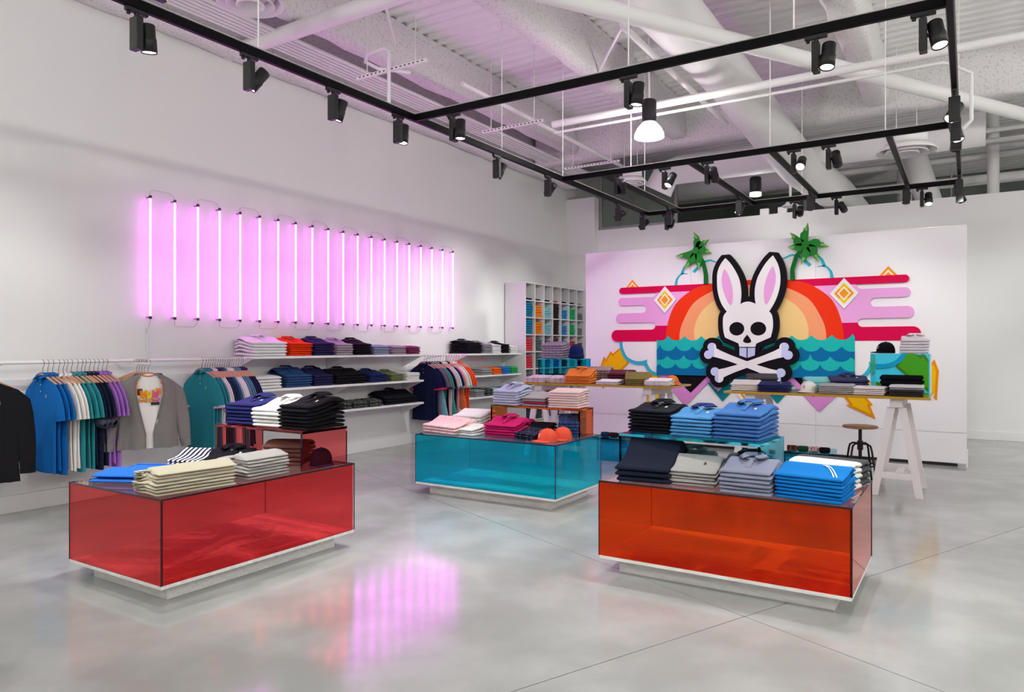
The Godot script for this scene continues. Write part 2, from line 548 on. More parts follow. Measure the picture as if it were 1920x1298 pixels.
	# hanger rods of the track frame
	for q in [[-4.32, -3.4], [-4.32, -6.6], [-4.32, -8.0], [-2.2, -5.13], [-3.4, -8.0], [-1.8, -8.0], [-1.0, -5.13], [-0.1, -6.4], [-2.0, -10.83], [-0.7, -8.0], [-3.79, -9.4], [-0.1, -9.6]]:
		var t := part("suspension_rod", tube([Vector3(q[0], YT + 0.03, q[1]), Vector3(q[0], YC, q[1])], 0.006, 5), white, self)
		tag(t, "thin white rod hanging the black light track from deck", "rod", "track suspension rods")
	# beyond the back partition
	for q in [[4.5, -15.5, 0.09, "lower thick white pipe high beyond the back wall"], [4.8, -15.0, 0.05, "middle white pipe high beyond the back wall"], [5.08, -15.6, 0.05, "upper white pipe high beyond the back wall"]]:
		pipe("store_pipe", [Vector3(-2.2, q[0], q[1]), Vector3(6.8, q[0], q[1])], q[2], white, q[3], "pipe", "pipes beyond the back wall")
	pipe("store_pipe", [Vector3(2.0, 5.12, -14.5), Vector3(-1.55, 5.12, -14.5), Vector3(-1.68, 5.1, -14.5), Vector3(-1.72, 5.03, -14.5), Vector3(-1.68, 4.96, -14.5), Vector3(-1.55, 4.94, -14.5), Vector3(2.0, 4.94, -14.5)], 0.045, white, "white pipe with a looped end beyond the back wall", "pipe", "pipes beyond the back wall")
	for q in [[0.35, -14.8, 0.09], [-3.0, -17.0, 0.12], [1.35, -16.5, 0.12], [-1.2, -18.0, 0.15]]:
		tag(part("store_column", tube([Vector3(q[0], 0, q[1]), Vector3(q[0], YC, q[1])], q[2], 12), white, self), "white round column standing beyond the back wall", "column", "columns beyond the back wall")
	for q in [[-0.95, -14.3, YC - 0.82, "right"]]:
		tag(part("store_duct", tube([Vector3(q[0] + 0.7, 2.8, q[1]), Vector3(q[0], q[2] + 0.6, q[1] - 0.4)], 0.2, 14), ductm, self), "%s sloping white duct beyond the back wall" % q[3], "duct", "sloping ducts beyond the back wall")
	# exit light boxes on the partition
	var jb := 0
	for q in [-3.3, -2.98, -2.72]:
		jb += 1
		tag(part("junction_box", box(Vector3(q, 3.94, ZB - 0.11), Vector3(q + 0.16, 4.06, ZB - 0.04), 0.006), white, self), "%s small white junction box on top of the back wall" % ["left", "middle", "right"][jb - 1], "box", "boxes on the back wall")
	var sp := thing("smoke_detector", "white disc detector hanging under the duct above mural", "detector", Vector3(-2.45, 3.76, -12.3))
	part("dome", lathe([Vector2(0.001, 0.0), Vector2(0.12, 0.0), Vector2(0.13, 0.02), Vector2(0.08, 0.05), Vector2(0.05, 0.1), Vector2(0.001, 0.1)], 18), white, sp)
	part("stem", tube([Vector3(0, 0.08, 0), Vector3(0, 0.36, 0)], 0.02, 6), white, sp)
	# pendants
	pendant(Vector3(-3.15, 3.93, -7.95), 0.175, 0.27, "large pendant lamp with a glowing bell glass under black housing", true, 0.35)
	pendant(Vector3(-3.15, 4.12, -12.9), 0.1, 0.27, "smaller black pendant lamp with a short white lens behind", false, 0.16)
	var pk := 0
	for q in [Vector3(2.6, 3.93, -2.4), Vector3(3.4, 3.93, -9.4), Vector3(4.2, 3.93, -6.0), Vector3(-5.6, 3.93, 1.2), Vector3(-2.2, 3.93, 1.6), Vector3(1.4, 3.93, 2.6), Vector3(4.2, 3.93, -0.5)]:
		pk += 1
		pendant(q, 0.175, 0.27, "%s glass pendant lamp of those outside the picture around the viewer" % ["first", "second", "third", "fourth", "fifth", "sixth", "seventh"][pk - 1], true)
	pendant(Vector3(-0.3, 3.6, -17.0), 0.1, 0.27, "pendant lamp in the room beyond the back wall", false, 0.6)

func lumpy_box(lo: Vector3, hi: Vector3) -> ArrayMesh:
	var s := begin()
	var along_z := hi.z - lo.z > hi.x - lo.x
	var n := 60
	var L := (hi.z - lo.z) if along_z else (hi.x - lo.x)
	var w := (hi.x - lo.x) if along_z else (hi.z - lo.z)
	var h := hi.y - lo.y
	var prof := [Vector2(0, h), Vector2(0, 0.5 * h), Vector2(0.0, 0.04), Vector2(0.04, 0), Vector2(w / 2, 0), Vector2(w - 0.04, 0), Vector2(w, 0.04), Vector2(w, 0.5 * h), Vector2(w, h)]
	var rings := []
	for i in n + 1:
		var ring := []
		for k in prof.size():
			var p: Vector2 = prof[k]
			var j := 0.016
			var t := L * i / n
			var dx := fn.get_noise_2d(t * 3.0, k * 7.1 + lo.x * 13.0) * j * 2
			var dy := (fn.get_noise_2d(t * 3.0 + 50.0, k * 5.3 + lo.x * 11.0) * j * 2) if p.y < h else 0.0
			if along_z: ring.append(Vector3(lo.x + p.x + dx, lo.y + p.y + dy, lo.z + t))
			else: ring.append(Vector3(lo.x + t, lo.y + p.y + dy, hi.z - p.x + dx))
		rings.append(ring)
	s.set_smooth_group(0)
	for i in n:
		for k in prof.size() - 1: quad(s, rings[i][k], rings[i][k + 1], rings[i + 1][k + 1], rings[i + 1][k])
	return done(s)

func ring_duct(n: String, pts: Array, r: float, m: Material, label: String) -> void:
	var t := thing(n, label, "duct", Vector3.ZERO, 0.0, "white round ducts")
	part("shell", tube(pts, r, 28), m, t)
	for i in pts.size() - 1:
		var a: Vector3 = pts[i]; var b: Vector3 = pts[i + 1]
		var L := a.distance_to(b)
		var k := 0.6
		while k < L and k < 14.0:
			var c := a.lerp(b, k / L)
			var d := (b - a).normalized() * 0.012
			part("seam_band", tube([c - d, c, c + d], [r + 0.001, r + 0.006, r + 0.001], 28, false), m, t)
			k += 1.5

func pendant(p: Vector3, r: float, h: float, label: String, bell: bool, share := 1.0) -> void:
	var black := mat("black lamp metal", hexc("0f0e11"), 0.5)
	var t := thing("pendant_lamp", label, "lamp", p, 0.0, "pendant lamps with a glass bell" if bell else "small pendant lamps")
	var glow := mat("lamp glass", Color(0.95, 0.95, 0.92), 0.3)
	glow.emission_enabled = true
	glow.emission = Color(1.0, 0.98, 0.94)
	glow.emission_energy_multiplier = 1.1
	var gh := 0.17 if bell else 0.06
	if bell: part("glass_bell_lamp", lathe([Vector2(r, 0), Vector2(r * 0.97, 0.05), Vector2(r * 0.8, 0.11), Vector2(r * 0.5, gh), Vector2(r * 0.45, gh + 0.01), Vector2(r * 0.45, gh - 0.01), Vector2(r * 0.75, 0.1), Vector2(r * 0.93, 0.05), Vector2(r * 0.96, 0.0), Vector2(r, 0)], 28), glow, t)
	else: part("lens_lamp", lathe([Vector2(0.001, 0), Vector2(r, 0), Vector2(r, gh), Vector2(0.001, gh)], 24), glow, t)
	var br := r * 0.48 if bell else r * 0.98
	part("housing", lathe([Vector2(0.001, gh), Vector2(br * 0.95, gh), Vector2(br * 0.95, gh + 0.05), Vector2(br, gh + 0.06), Vector2(br, gh + h - 0.02), Vector2(br * 0.85, gh + h), Vector2(0.001, gh + h)], 20), black, t)
	var rodm: StandardMaterial3D = mats["white ceiling paint"]
	part("rod", tube([Vector3(0, gh + h, 0), Vector3(0, YC - p.y, 0)], 0.012, 6), rodm, t)
	if bell:
		var bulb := mat("bulb", Color.WHITE, 0.4)
		bulb.emission_enabled = true
		bulb.emission = Color(1.0, 0.98, 0.94)
		bulb.emission_energy_multiplier = 4.0
		part("bulb_lamp", lathe([Vector2(0.001, 0.02), Vector2(0.05, 0.04), Vector2(0.06, 0.08), Vector2(0.04, 0.14), Vector2(0.001, 0.16)], 12), bulb, t)
	var l := OmniLight3D.new()
	l.name = "pendant_light"
	l.light_color = Color(1.0, 1.0, 0.98)
	l.light_energy = HIGH_BAY * share * (1.0 if bell else 0.5)
	l.light_size = 0.06
	l.omni_range = 30.0
	l.omni_attenuation = 2.0
	l.shadow_enabled = true
	t.add_child(l)
	l.position = Vector3(0, 0.08 if bell else -0.1, 0)

# ------------------------------------------------------------------ tracks
func build_tracks() -> void:
	var black := mat("black track metal", hexc("0d0c0e"), 0.5)
	black.metallic_specular = 0.2
	var segs := [
		[Vector2(-4.32, 3.0), Vector2(-4.32, -10.83), "long black lighting track parallel to the neon wall"],
		[Vector2(-0.1, 3.0), Vector2(-0.1, -10.83), "black lighting track running away at the right"],
		[Vector2(-4.3, -5.13), Vector2(-0.12, -5.13), "black cross track nearest the viewer"],
		[Vector2(-4.3, -8.0), Vector2(-0.12, -8.0), "black cross track in front of the big pendant's duct"],
		[Vector2(-4.3, -10.83), Vector2(-0.12, -10.83), "farthest black cross track over the mural wall"],
		[Vector2(-3.79, -8.02), Vector2(-3.79, -10.81), "first short black track between the rear cross tracks, from left"],
		[Vector2(-2.69, -8.02), Vector2(-2.69, -10.81), "second short black track between the rear cross tracks, from left"],
		[Vector2(-1.8, -8.02), Vector2(-1.8, -10.81), "third short black track between the rear cross tracks, from left"],
		[Vector2(-0.68, -8.02), Vector2(-0.68, -10.81), "fourth short black track between the rear cross tracks, from left"],
		[Vector2(-4.3, -2.2), Vector2(-0.12, -2.2), "black cross track above the red table outside the picture"],
		[Vector2(-4.3, 0.7), Vector2(-0.12, 0.7), "black cross track behind the viewer"],
	]
	for g in segs:
		var a: Vector2 = g[0]; var b: Vector2 = g[1]
		var w := 0.019
		var lo := Vector3(minf(a.x, b.x) - (w if a.x == b.x else 0.0), YT - 0.03, minf(a.y, b.y) - (w if a.y == b.y else 0.0))
		var hi := Vector3(maxf(a.x, b.x) + (w if a.x == b.x else 0.0), YT + 0.03, maxf(a.y, b.y) + (w if a.y == b.y else 0.0))
		var t := thing("lighting_track", g[2], "track", Vector3.ZERO, 0.0, "black lighting tracks")
		part("rail", box(lo, hi, 0.003), black, t)
		part("top_flange", box(Vector3(lo.x - (0.008 if a.x == b.x else 0.0), YT + 0.03, lo.z - (0.008 if a.y == b.y else 0.0)), Vector3(hi.x + (0.008 if a.x == b.x else 0.0), YT + 0.036, hi.z + (0.008 if a.y == b.y else 0.0))), mat("pale track flange", hexc("b9b4b4"), 0.5), t)
	# heads: x, z, what they light (a point), which one
	var H := [
		[-4.32, -2.5, Vector3(-4.5, 0.6, -2.9), "track spotlight cut by the top left of the picture"],
		[-4.32, -3.32, Vector3(-5.9, 0.0, -1.2), "left track spotlight tilted hard towards the wall, second from top left"],
		[-4.32, -4.12, Vector3(-5.3, 0.0, -3.7), "left track spotlight seen from its driver side, third from top left"],
		[-4.32, -4.9, Vector3(-4.3, 0.0, -4.5), "left track spotlight just before the nearest cross track"],
		[-4.32, -6.5, Vector3(-5.9, 0.3, -6.0), "left track spotlight tilted to the shelves after nearest cross track"],
		[-4.32, -7.62, Vector3(-7.2, 1.4, -8.6), "unlit-looking left track spotlight just before second cross track"],
		[-4.32, -9.7, Vector3(-7.27, 1.8, -9.8), "dark-backed spotlight on the left track near the grey window", 1.2],
		[-4.32, -10.62, Vector3(-7.27, 1.5, -11.6), "dark-backed spotlight at the far end of the left track", 1.0],
		[-3.87, -5.13, Vector3(-3.8, 0.0, -5.0), "nearest cross track spotlight close to the left track"],
		[-2.2, -5.13, Vector3(-2.5, 0.0, -5.0), "nearest cross track spotlight left of the big pendant lamp", 0.8],
		[-0.86, -5.13, Vector3(-0.95, 0.3, -4.5), "nearest cross track spotlight, second from the right"],
		[-0.24, -5.13, Vector3(0.5, 0.0, -4.4), "nearest cross track spotlight, last at the right", 0.6],
		[-3.58, -8.0, Vector3(-4.2, 1.5, -10.5), "dark spotlight at the left of second cross track", 0.62],
		[-2.98, -8.0, Vector3(-3.7, 0.7, -6.4), "bright spotlight second from left on the second cross track"],
		[-2.48, -8.0, Vector3(-2.7, 1.7, -10.5), "dark spotlight in the middle of the second cross track", 0.62],
		[-1.56, -8.0, Vector3(-1.5, 0.8, -5.0), "bright spotlight fourth from left on the second cross track"],
		[-1.22, -8.0, Vector3(-1.1, 1.6, -10.5), "dark spotlight at the right of second cross track", 0.62],
		[-0.1, -6.85, Vector3(-1.4, 0.7, -5.1), "upper bright spotlight on the right hand track"],
		[-0.1, -7.5, Vector3(0.8, 0.2, -7.0), "middle spotlight of the cluster on right hand track", 0.4],
		[-0.1, -7.85, Vector3(-0.4, 1.0, -10.4), "lowest dark spotlight of the cluster on right hand track", 0.35],
		[-0.1, -10.3, Vector3(0.9, 1.6, -13.6), "bright spotlight near the far end of right track", 0.7],
		[-0.1, -10.75, Vector3(1.2, 0.5, -12.4), "dark spotlight at the far end of right track"],
		[-3.79, -10.35, Vector3(-4.2, 0.9, -8.8), "bright spotlight on the first short track"],
		[-2.69, -10.1, Vector3(-3.6, 0.9, -8.9), "bright spotlight on the second short track"],
		[-1.8, -10.3, Vector3(-2.0, 0.9, -8.5), "bright spotlight on the third short track"],
		[-0.68, -10.5, Vector3(-0.9, 0.9, -8.5), "bright spotlight on the fourth short track"],
		[-4.0, -10.83, Vector3(-5.6, 2.2, -13.7), "dark spotlight at left end of the farthest cross track", 1.0],
		[-2.1, -10.83, Vector3(-2.6, 2.3, -13.7), "dark spotlight at middle of farthest cross track", 0.8],
		[-1.55, -10.83, Vector3(-1.0, 2.2, -13.7), "dark tilted spotlight right of middle on farthest cross track", 0.7],
		[-0.52, -10.83, Vector3(-0.3, 0.2, -9.2), "bright spotlight at right of farthest cross track"],
		[-3.6, -2.2, Vector3(-4.4, 0.6, -3.4), "track spotlight over the red table outside the picture, first"],
		[-2.6, -2.2, Vector3(-2.4, 0.0, -3.2), "track spotlight over the floor outside the picture, second"],
		[-1.6, -2.2, Vector3(-1.6, 0.5, -4.7), "track spotlight over the orange table outside the picture, third"],
		[-0.6, -2.2, Vector3(-0.4, 0.0, -2.8), "track spotlight over the floor outside the picture, fourth", 0.6],
		[-4.32, -1.4, Vector3(-7.2, 1.5, -2.3), "left track spotlight on the wall outside the picture", 1.3],
		[-4.32, -0.2, Vector3(-7.2, 1.2, -0.6), "left track spotlight outside the picture near the viewer"],
	]
	for h in H: spot_head(Vector3(h[0], YT - 0.03, h[1]), h[2], h[3], h[0] in [-4.32, -0.1, -3.79, -2.69, -1.8, -0.68], h[4] if h.size() > 4 else 1.0)

var lens_mat: StandardMaterial3D
func spot_head(p: Vector3, target: Vector3, label: String, along_z: bool, share := 1.0) -> void:
	var black := mat("black lamp metal", hexc("0f0e11"), 0.5)
	if lens_mat == null:
		lens_mat = mat("spot lens", Color(1, 1, 0.98), 0.3)
		lens_mat.emission_enabled = true
		lens_mat.emission = Color(1.0, 0.99, 0.96)
		lens_mat.emission_energy_multiplier = 5.0
	var t := thing("track_spotlight", label, "spotlight", p, 0.0 if not along_z else PI / 2, "black track spotlights")
	part("adapter", box(Vector3(-0.07, -0.028, -0.016), Vector3(0.07, 0.0, 0.016), 0.003), black, t)
	part("knob", lathe([Vector2(0.001, -0.045), Vector2(0.012, -0.045), Vector2(0.012, -0.028), Vector2(0.001, -0.028)], 10), black, t, at(-0.05, 0, 0))
	part("driver_box", box(Vector3(-0.022, -0.25, -0.042), Vector3(0.022, -0.05, 0.042), 0.004), black, t)
	part("stem", tube([Vector3(0, -0.028, 0), Vector3(0, -0.06, 0)], 0.014, 8), black, t)
	var side := 0.075
	var c := p + t.basis * Vector3(side, -0.15, 0)
	var d := (target - c).normalized()
	var hb := Basis.looking_at(d, Vector3.FORWARD if absf(d.y) > 0.98 else Vector3.UP)   # -z looks at the target
	var local := Transform3D(t.basis.inverse() * hb, Vector3(side, -0.15, 0))
	var head := part("head", lathe([Vector2(0.001, 0.08), Vector2(0.04, 0.08), Vector2(0.044, 0.074), Vector2(0.044, 0.0), Vector2(0.048, -0.005), Vector2(0.048, -0.09), Vector2(0.044, -0.09), Vector2(0.042, -0.07), Vector2(0.001, -0.07)], 18), black, t, local * Transform3D(Basis(Vector3.RIGHT, PI / 2), Vector3.ZERO))
	part("lens_lamp", lathe([Vector2(0.001, -0.074), Vector2(0.041, -0.072), Vector2(0.041, -0.084), Vector2(0.001, -0.088)], 16), lens_mat, head)
	part("pivot", tube([Vector3(-0.06, 0, 0), Vector3(0.0, 0, 0)], 0.014, 8), black, t, at(side, -0.15, 0))
	var l := SpotLight3D.new()
	l.name = "spot_light"
	l.light_color = SPOT_COLOR
	l.light_energy = SPOT * share
	l.spot_angle = 31.0
	l.spot_angle_attenuation = 0.75
	l.spot_range = 30.0
	l.spot_attenuation = 2.0
	l.light_size = 0.04
	l.shadow_enabled = true
	t.add_child(l)
	l.transform = local * Transform3D(Basis(), Vector3(0, 0, -0.1))

# ------------------------------------------------------------------ neon tubes
func build_neon() -> void:
	var glow := mat("neon tube glass", Color(0.95, 0.8, 1.0, 0.3), 0.1)
	glow.transparency = BaseMaterial3D.TRANSPARENCY_ALPHA
	glow.emission_enabled = true
	glow.emission = NEON
	glow.emission_energy_multiplier = 11.0
	var hot := mat("neon hot core", Color(1.0, 0.95, 1.0), 0.5)
	hot.emission_enabled = true
	hot.emission = Color(1.0, 0.88, 1.0)
	hot.emission_energy_multiplier = 1.7
	var core := tube([Vector3(0, 0.022, 0), Vector3(0, 1.248, 0)], 0.0085, 8)
	var capm := mat("dark tube end", hexc("3a2140"), 0.5)
	var wire := mat("clear wire", hexc("c9b6c6"), 0.4)
	var words := ["first", "second", "third", "fourth", "fifth", "sixth", "seventh", "eighth", "ninth", "tenth", "eleventh", "twelfth", "thirteenth", "fourteenth", "fifteenth", "sixteenth", "seventeenth", "eighteenth", "nineteenth", "last"]
	var tm := tube([Vector3(0, 0.02, 0), Vector3(0, 1.25, 0)], 0.0145, 12)
	var cm := tube([Vector3(0, 0, 0), Vector3(0, 0.03, 0)], 0.016, 10)
	var sm := tube([Vector3(-0.07, 0, 0), Vector3(0, 0, 0)], 0.005, 6)
	for i in 20:
		var zz := -4.315 - i * 0.274
		var t := thing("neon_tube", "%s glowing pink neon tube on the left wall, counted from the left" % words[i], "neon tube", Vector3(XW + 0.07, 1.79, zz), 0.0, "upright pink neon tubes")
		part("glass_tube_lamp", tm, glow, t)
		part("glowing_core_lamp", core, hot, t)
		part("end_cap", cm, capm, t, at(0, -0.008, 0))
		part("end_cap", cm, capm, t, at(0, 1.248, 0))
		part("standoff", sm, capm, t, at(0, 0.01, 0))
		part("standoff", sm, capm, t, at(0, 1.262, 0))
		var l := AreaLight3D.new()
		l.name = "neon_light"
		l.light_color = NEON
		l.light_energy = 0.1
		l.area_size = Vector2(0.03, 1.22)
		l.area_normalize_energy = true
		l.shadow_enabled = true
		t.add_child(l)
		l.transform = Transform3D(Basis(Vector3.UP, -PI / 2), Vector3(0.018, 0.63, 0))
		if i == 19: continue
		var pts: Array
		if i % 2 == 0: pts = [Vector3(0, 1.27, 0), Vector3(-0.02, 1.32, -0.01), Vector3(-0.03, 1.345, -0.05), Vector3(-0.03, 1.345, -0.22), Vector3(-0.02, 1.32, -0.264), Vector3(0, 1.27, -0.274)]
		else: pts = [Vector3(0, -0.01, 0), Vector3(-0.02, -0.06, -0.01), Vector3(-0.03, -0.08, -0.04), Vector3(-0.03, -0.08, -0.235), Vector3(-0.02, -0.06, -0.265), Vector3(0, -0.01, -0.274)]
		var w := part("neon_wire", tube(pts, 0.003, 6), wire, self, at(XW + 0.07, 1.79, zz))
		tag(w, "thin wire loop joining the %s and %s neon tubes" % [words[i], words[i + 1]], "wire", "wire loops between neon tubes")
	tag(part("power_cord", tube([Vector3(XW + 0.07, 1.78, -4.315), Vector3(XW + 0.02, 1.72, -4.33), Vector3(XW + 0.02, 1.66, -4.3), Vector3(XW + 0.012, 1.6, -4.315), Vector3(XW + 0.012, 1.3, -4.315)], 0.004, 6), wire, self), "thin grey power cord dropping from the first neon tube", "cord")
	tag(part("cord_cover", box(Vector3(XW, 1.37, -4.325), Vector3(XW + 0.02, 1.72, -4.305), 0.002), mats["white wall paint"], self), "narrow white cord cover on the wall under first tube", "cover")

# ------------------------------------------------------------------ mural cut-outs
const CX := -2.645
func flat(n: String, hex: String) -> StandardMaterial3D:
	var m := mat("paint " + n, hexc(hex), 0.6)
	m.metallic_specular = 0.2
	return m

func bone(a: Vector2, b: Vector2, c: Vector2, d: Vector2, r: float, w: float) -> PackedVector2Array:
	# knobs a, b at one end and c, d at the other
	var m1 := (a + b) / 2.0; var m2 := (c + d) / 2.0
	var dir := (m2 - m1).normalized()
	var side := Vector2(-dir.y, dir.x)
	m1 -= dir * 0.02; m2 += dir * 0.02
	var mid := (m1 + m2) / 2.0
	var p := PackedVector2Array([m1 + side * w * 1.55, m1 + dir * 0.16 + side * w * 1.1, m1.lerp(m2, 0.3) + side * w * 0.9, mid + side * w * 0.85, m1.lerp(m2, 0.7) + side * w * 0.9, m2 - dir * 0.16 + side * w * 1.1, m2 + side * w * 1.55, m2 - side * w * 1.55, m2 - dir * 0.16 - side * w * 1.1, m1.lerp(m2, 0.7) - side * w * 0.9, mid - side * w * 0.85, m1.lerp(m2, 0.3) - side * w * 0.9, m1 + dir * 0.16 - side * w * 1.1, m1 - side * w * 1.55])
	for k in [a, b, c, d]: p = merged(p, disc(k, r, -1, 22))
	return p

var skull_poly: PackedVector2Array
var bone_a: PackedVector2Array
var bone_b: PackedVector2Array

func build_mural() -> void:
	var z := ZM + 0.001
	var B := "mural cut-outs on the white wall"
	var pink := flat("pink", "e9a6dc"); var red := flat("crimson", "d4064a"); var white := flat("white", "edeaea")
	var teal := flat("light teal", "1fb3ac"); var deep := flat("deep blue", "0a6a9d"); var black := flat("black", "141017")
	var sea := flat("sea green", "12818c"); var cyan := flat("cyan", "35b4cc"); var yellow := flat("yellow", "f2b90a"); var amber := flat("amber", "e58f0c")
	# pink and crimson streaks, left and right
	var body := merged(merged(poly([[-4.33, 1.8], [-3.2, 1.8], [-3.2, 2.33], [-4.33, 2.33]]), rounded(-4.66, 2.131, -3.4, 2.253)), rounded(-4.70, 1.862, -3.4, 2.012))
	for sl in [rounded(-5.2, 2.012, -4.2, 2.131, false, true), rounded(-5.2, 2.253, -4.03, 2.4, false, true), rounded(-5.2, 1.752, -4.05, 1.864, false, true)]:
		body = biggest(Geometry2D.clip_polygons(body, sl))
	var low := merged(rounded(-4.777, 1.57, -3.3, 1.752), poly([[-4.12, 1.6], [-3.3, 1.6], [-3.3, 1.809], [-4.12, 1.809]]))
	low = biggest(Geometry2D.clip_polygons(low, rounded(-5.2, 1.752, -4.05, 1.864, false, true)))
	for s in 2:
		var w: String = ["left", "right"][s]
		var f := func(p: PackedVector2Array) -> PackedVector2Array: return p if s == 0 else mirror(p, CX)
		var t := thing("streak_panel", "pink and crimson finger streaks at the %s side of the mural" % w, "cutout", Vector3(0, 0, z), 0, B)
		part("pink_streak", plate(f.call(body), 0.0, 0.03), pink, t)
		part("crimson_streak", plate(f.call(rounded(-4.645, 2.316, -2.66, 2.415)), 0.0, 0.032), red, t)
		part("crimson_streak", plate(f.call(low), 0.0, 0.032), red, t)
		# cloud under the streaks
		var cl := curve([[-4.591, 1.568, 1], [-4.575, 1.45], [-4.507, 1.329], [-4.38, 1.27], [-4.27, 1.268], [-4.179, 1.297, 1], [-4.175, 1.22], [-4.105, 1.125], [-4.0, 1.09, 1], [-4.0, 1.568, 1]])
		t = thing("cloud_cutout", "white cloud with a cyan rim under %s streaks" % w, "cutout", Vector3(0, 0, z), 0, B)
		var rim := biggest(Geometry2D.intersect_polygons(grown(cl, 0.055), poly([[-5, 0.9], [-4.0, 0.9], [-4.0, 1.568], [-5, 1.568]])))
		part("rim", plate(f.call(rim), 0.0, 0.022), cyan, t)
		part("cloud", plate(f.call(cl), 0.0, 0.026), white, t)
		# lightning flame and bolt
		var fl := poly([[-4.6, 1.5], [-4.676, 1.449], [-4.769, 1.377], [-4.8, 1.42], [-4.886, 1.283], [-4.922, 1.333], [-4.97, 1.188], [-4.948, 0.814], [-4.85, 0.93], [-4.599, 1.13], [-4.492, 1.231]])
		var bo := poly([[-3.881, 0.815], [-3.949, 0.73], [-3.909, 0.709], [-4.259, 0.546], [-4.192, 0.715], [-4.225, 0.729], [-4.153, 0.819], [-4.34, 1.02], [-4.02, 1.07]])
		t = thing("flame_panel", "jagged yellow flame beside the %s cloud" % w, "cutout", Vector3(0, 0, z), 0, B)
		part("amber_edge", plate(f.call(fl), 0.0, 0.012), amber, t)
		part("yellow_face", plate(f.call(grown(fl, -0.028)), 0.0, 0.016), yellow, t)
		t = thing("bolt_panel", "yellow lightning bolt pointing down at the mural's lower %s" % w, "cutout", Vector3(0, 0, z), 0, B)
		part("amber_edge", plate(f.call(bo), 0.0, 0.012), amber, t)
		part("yellow_face", plate(f.call(grown(bo, -0.028)), 0.0, 0.016), yellow, t)
		# cyan outlines of the upper clouds
		t = thing("cloud_outline", "cyan cloud outline behind the %s palm" % w, "cutout", Vector3(0, 0, z), 0, B)
		for arc in [[[-3.735, 2.41], [-3.72, 2.5], [-3.68, 2.56], [-3.629, 2.588], [-3.549, 2.579]], [[-3.64, 2.58], [-3.607, 2.671], [-3.56, 2.725], [-3.498, 2.747], [-3.427, 2.734]], [[-3.46, 2.6], [-3.4, 2.66], [-3.31, 2.74], [-3.215, 2.766], [-3.104, 2.718], [-3.05, 2.65]]]:
			part("outline", plate(f.call(ribbon(arc, 0.004, 0.022)), 0.0, 0.008), cyan, t)
		# diamonds
		diamond(Vector3(-3.889 if s == 0 else -1.403, 2.2, z + 0.034), 1.0, "diamond sign with orange and yellow rings on the %s streaks" % w, white)
		diamond(Vector3(-4.427 if s == 0 else -0.883, 2.395, z + 0.0), 1.0, "diamond sign half hidden behind the top %s crimson streak" % w, white, true)
		# palms
		palm(s, z)
		# zigzag under the waves
		t = thing("zigzag_panel", "pink and black zigzag point under the %s of waves" % w, "cutout", Vector3(0, 0, z), 0, B)
		part("pink_point", plate(f.call(poly([[-4.027, 1.075], [-3.574, 0.606], [-3.22, 0.985], [-3.12, 0.86], [-3.0, 0.99], [-3.0, 1.075]])), 0.0, 0.02), flat("orchid", "d78acb"), t)
		part("black_point", plate(f.call(poly([[-3.79, 1.075], [-3.5, 0.803], [-3.23, 1.075]])), 0.0, 0.024), black, t)
		t = thing("zigzag_panel", "sea green zigzag point under the emblem's %s bone" % w, "cutout", Vector3(0, 0, z), 0, B)
		part("green_point", plate(f.call(poly([[-3.247, 0.955], [-3.03, 0.694], [-2.76, 0.985], [-2.647, 0.88], [-2.647, 1.075], [-2.86, 1.075], [-3.093, 0.833], [-3.2, 0.965]])), 0.0, 0.018), sea, t)
	diamond(Vector3(CX, 0.80, z), 1.0, "diamond sign below the emblem behind the trestle leg", white)
	# sun
	var sun := thing("sun_panel", "large setting sun of red, coral and sand arcs", "cutout", Vector3(0, 0, z + 0.0), 0, B)
	var arcs := [
		[[[0, 2.44], [0.35, 2.432], [0.69, 2.385], [0.89, 2.295], [1.09, 2.12], [1.2, 1.86], [1.245, 1.56]], flat("red orange", "e93515")],
		[[[0, 2.37], [0.3, 2.36], [0.53, 2.3], [0.8, 2.14], [0.955, 1.89], [1.012, 1.72], [1.02, 1.56]], flat("coral", "ee9a6e")],
		[[[0, 2.29], [0.25, 2.28], [0.5, 2.16], [0.69, 2.0], [0.785, 1.8], [0.795, 1.66], [0.77, 1.56]], flat("sand", "ecc585")]]
	for k in 3:
		var q: Array = arcs[k][0]
		var c := []
		for p in q: c.append([CX + p[0], p[1]])
		c[-1] = [c[-1][0], c[-1][1], 1]
		for i in range(q.size() - 1, 0, -1): c.append([CX - q[i][0], q[i][1]] if i < q.size() - 1 else [CX - q[i][0], q[i][1], 1])
		part("sun_arc", plate(curve(c), 0.0, 0.036 + 0.002 * k), arcs[k][1], sun)
	# waves: four layers of scallops
	var wv := thing("wave_panel", "panel of overlapping teal and deep blue scallop waves", "cutout", Vector3(0, 0, z), 0, B)
	var x0 := -4.02; var x1 := -1.275
	var rows := [[-3.839, 1.69, 1.582, teal], [-3.969, 1.535, 1.424, deep], [-3.852, 1.389, 1.288, teal], [-3.979, 1.27, 1.163, deep]]
	for k in 4:
		var c := PackedVector2Array([Vector2(x1, 1.065), Vector2(x0, 1.065)])
		var period := 0.2535
		for i in 111:
			var x := lerpf(x0, x1, i / 110.0)
			var u: float = fposmod((x - rows[k][0]) / period, 1.0)
			var dip := sqrt(maxf(0.0, 1.0 - pow(2.0 * u - 1.0, 2.0)))
			c.append(Vector2(x, rows[k][1] - (rows[k][1] - rows[k][2]) * pow(dip, 0.9)))
		part("wave_layer", plate(c, 0.0, 0.046 + 0.003 * k), rows[k][3], wv)
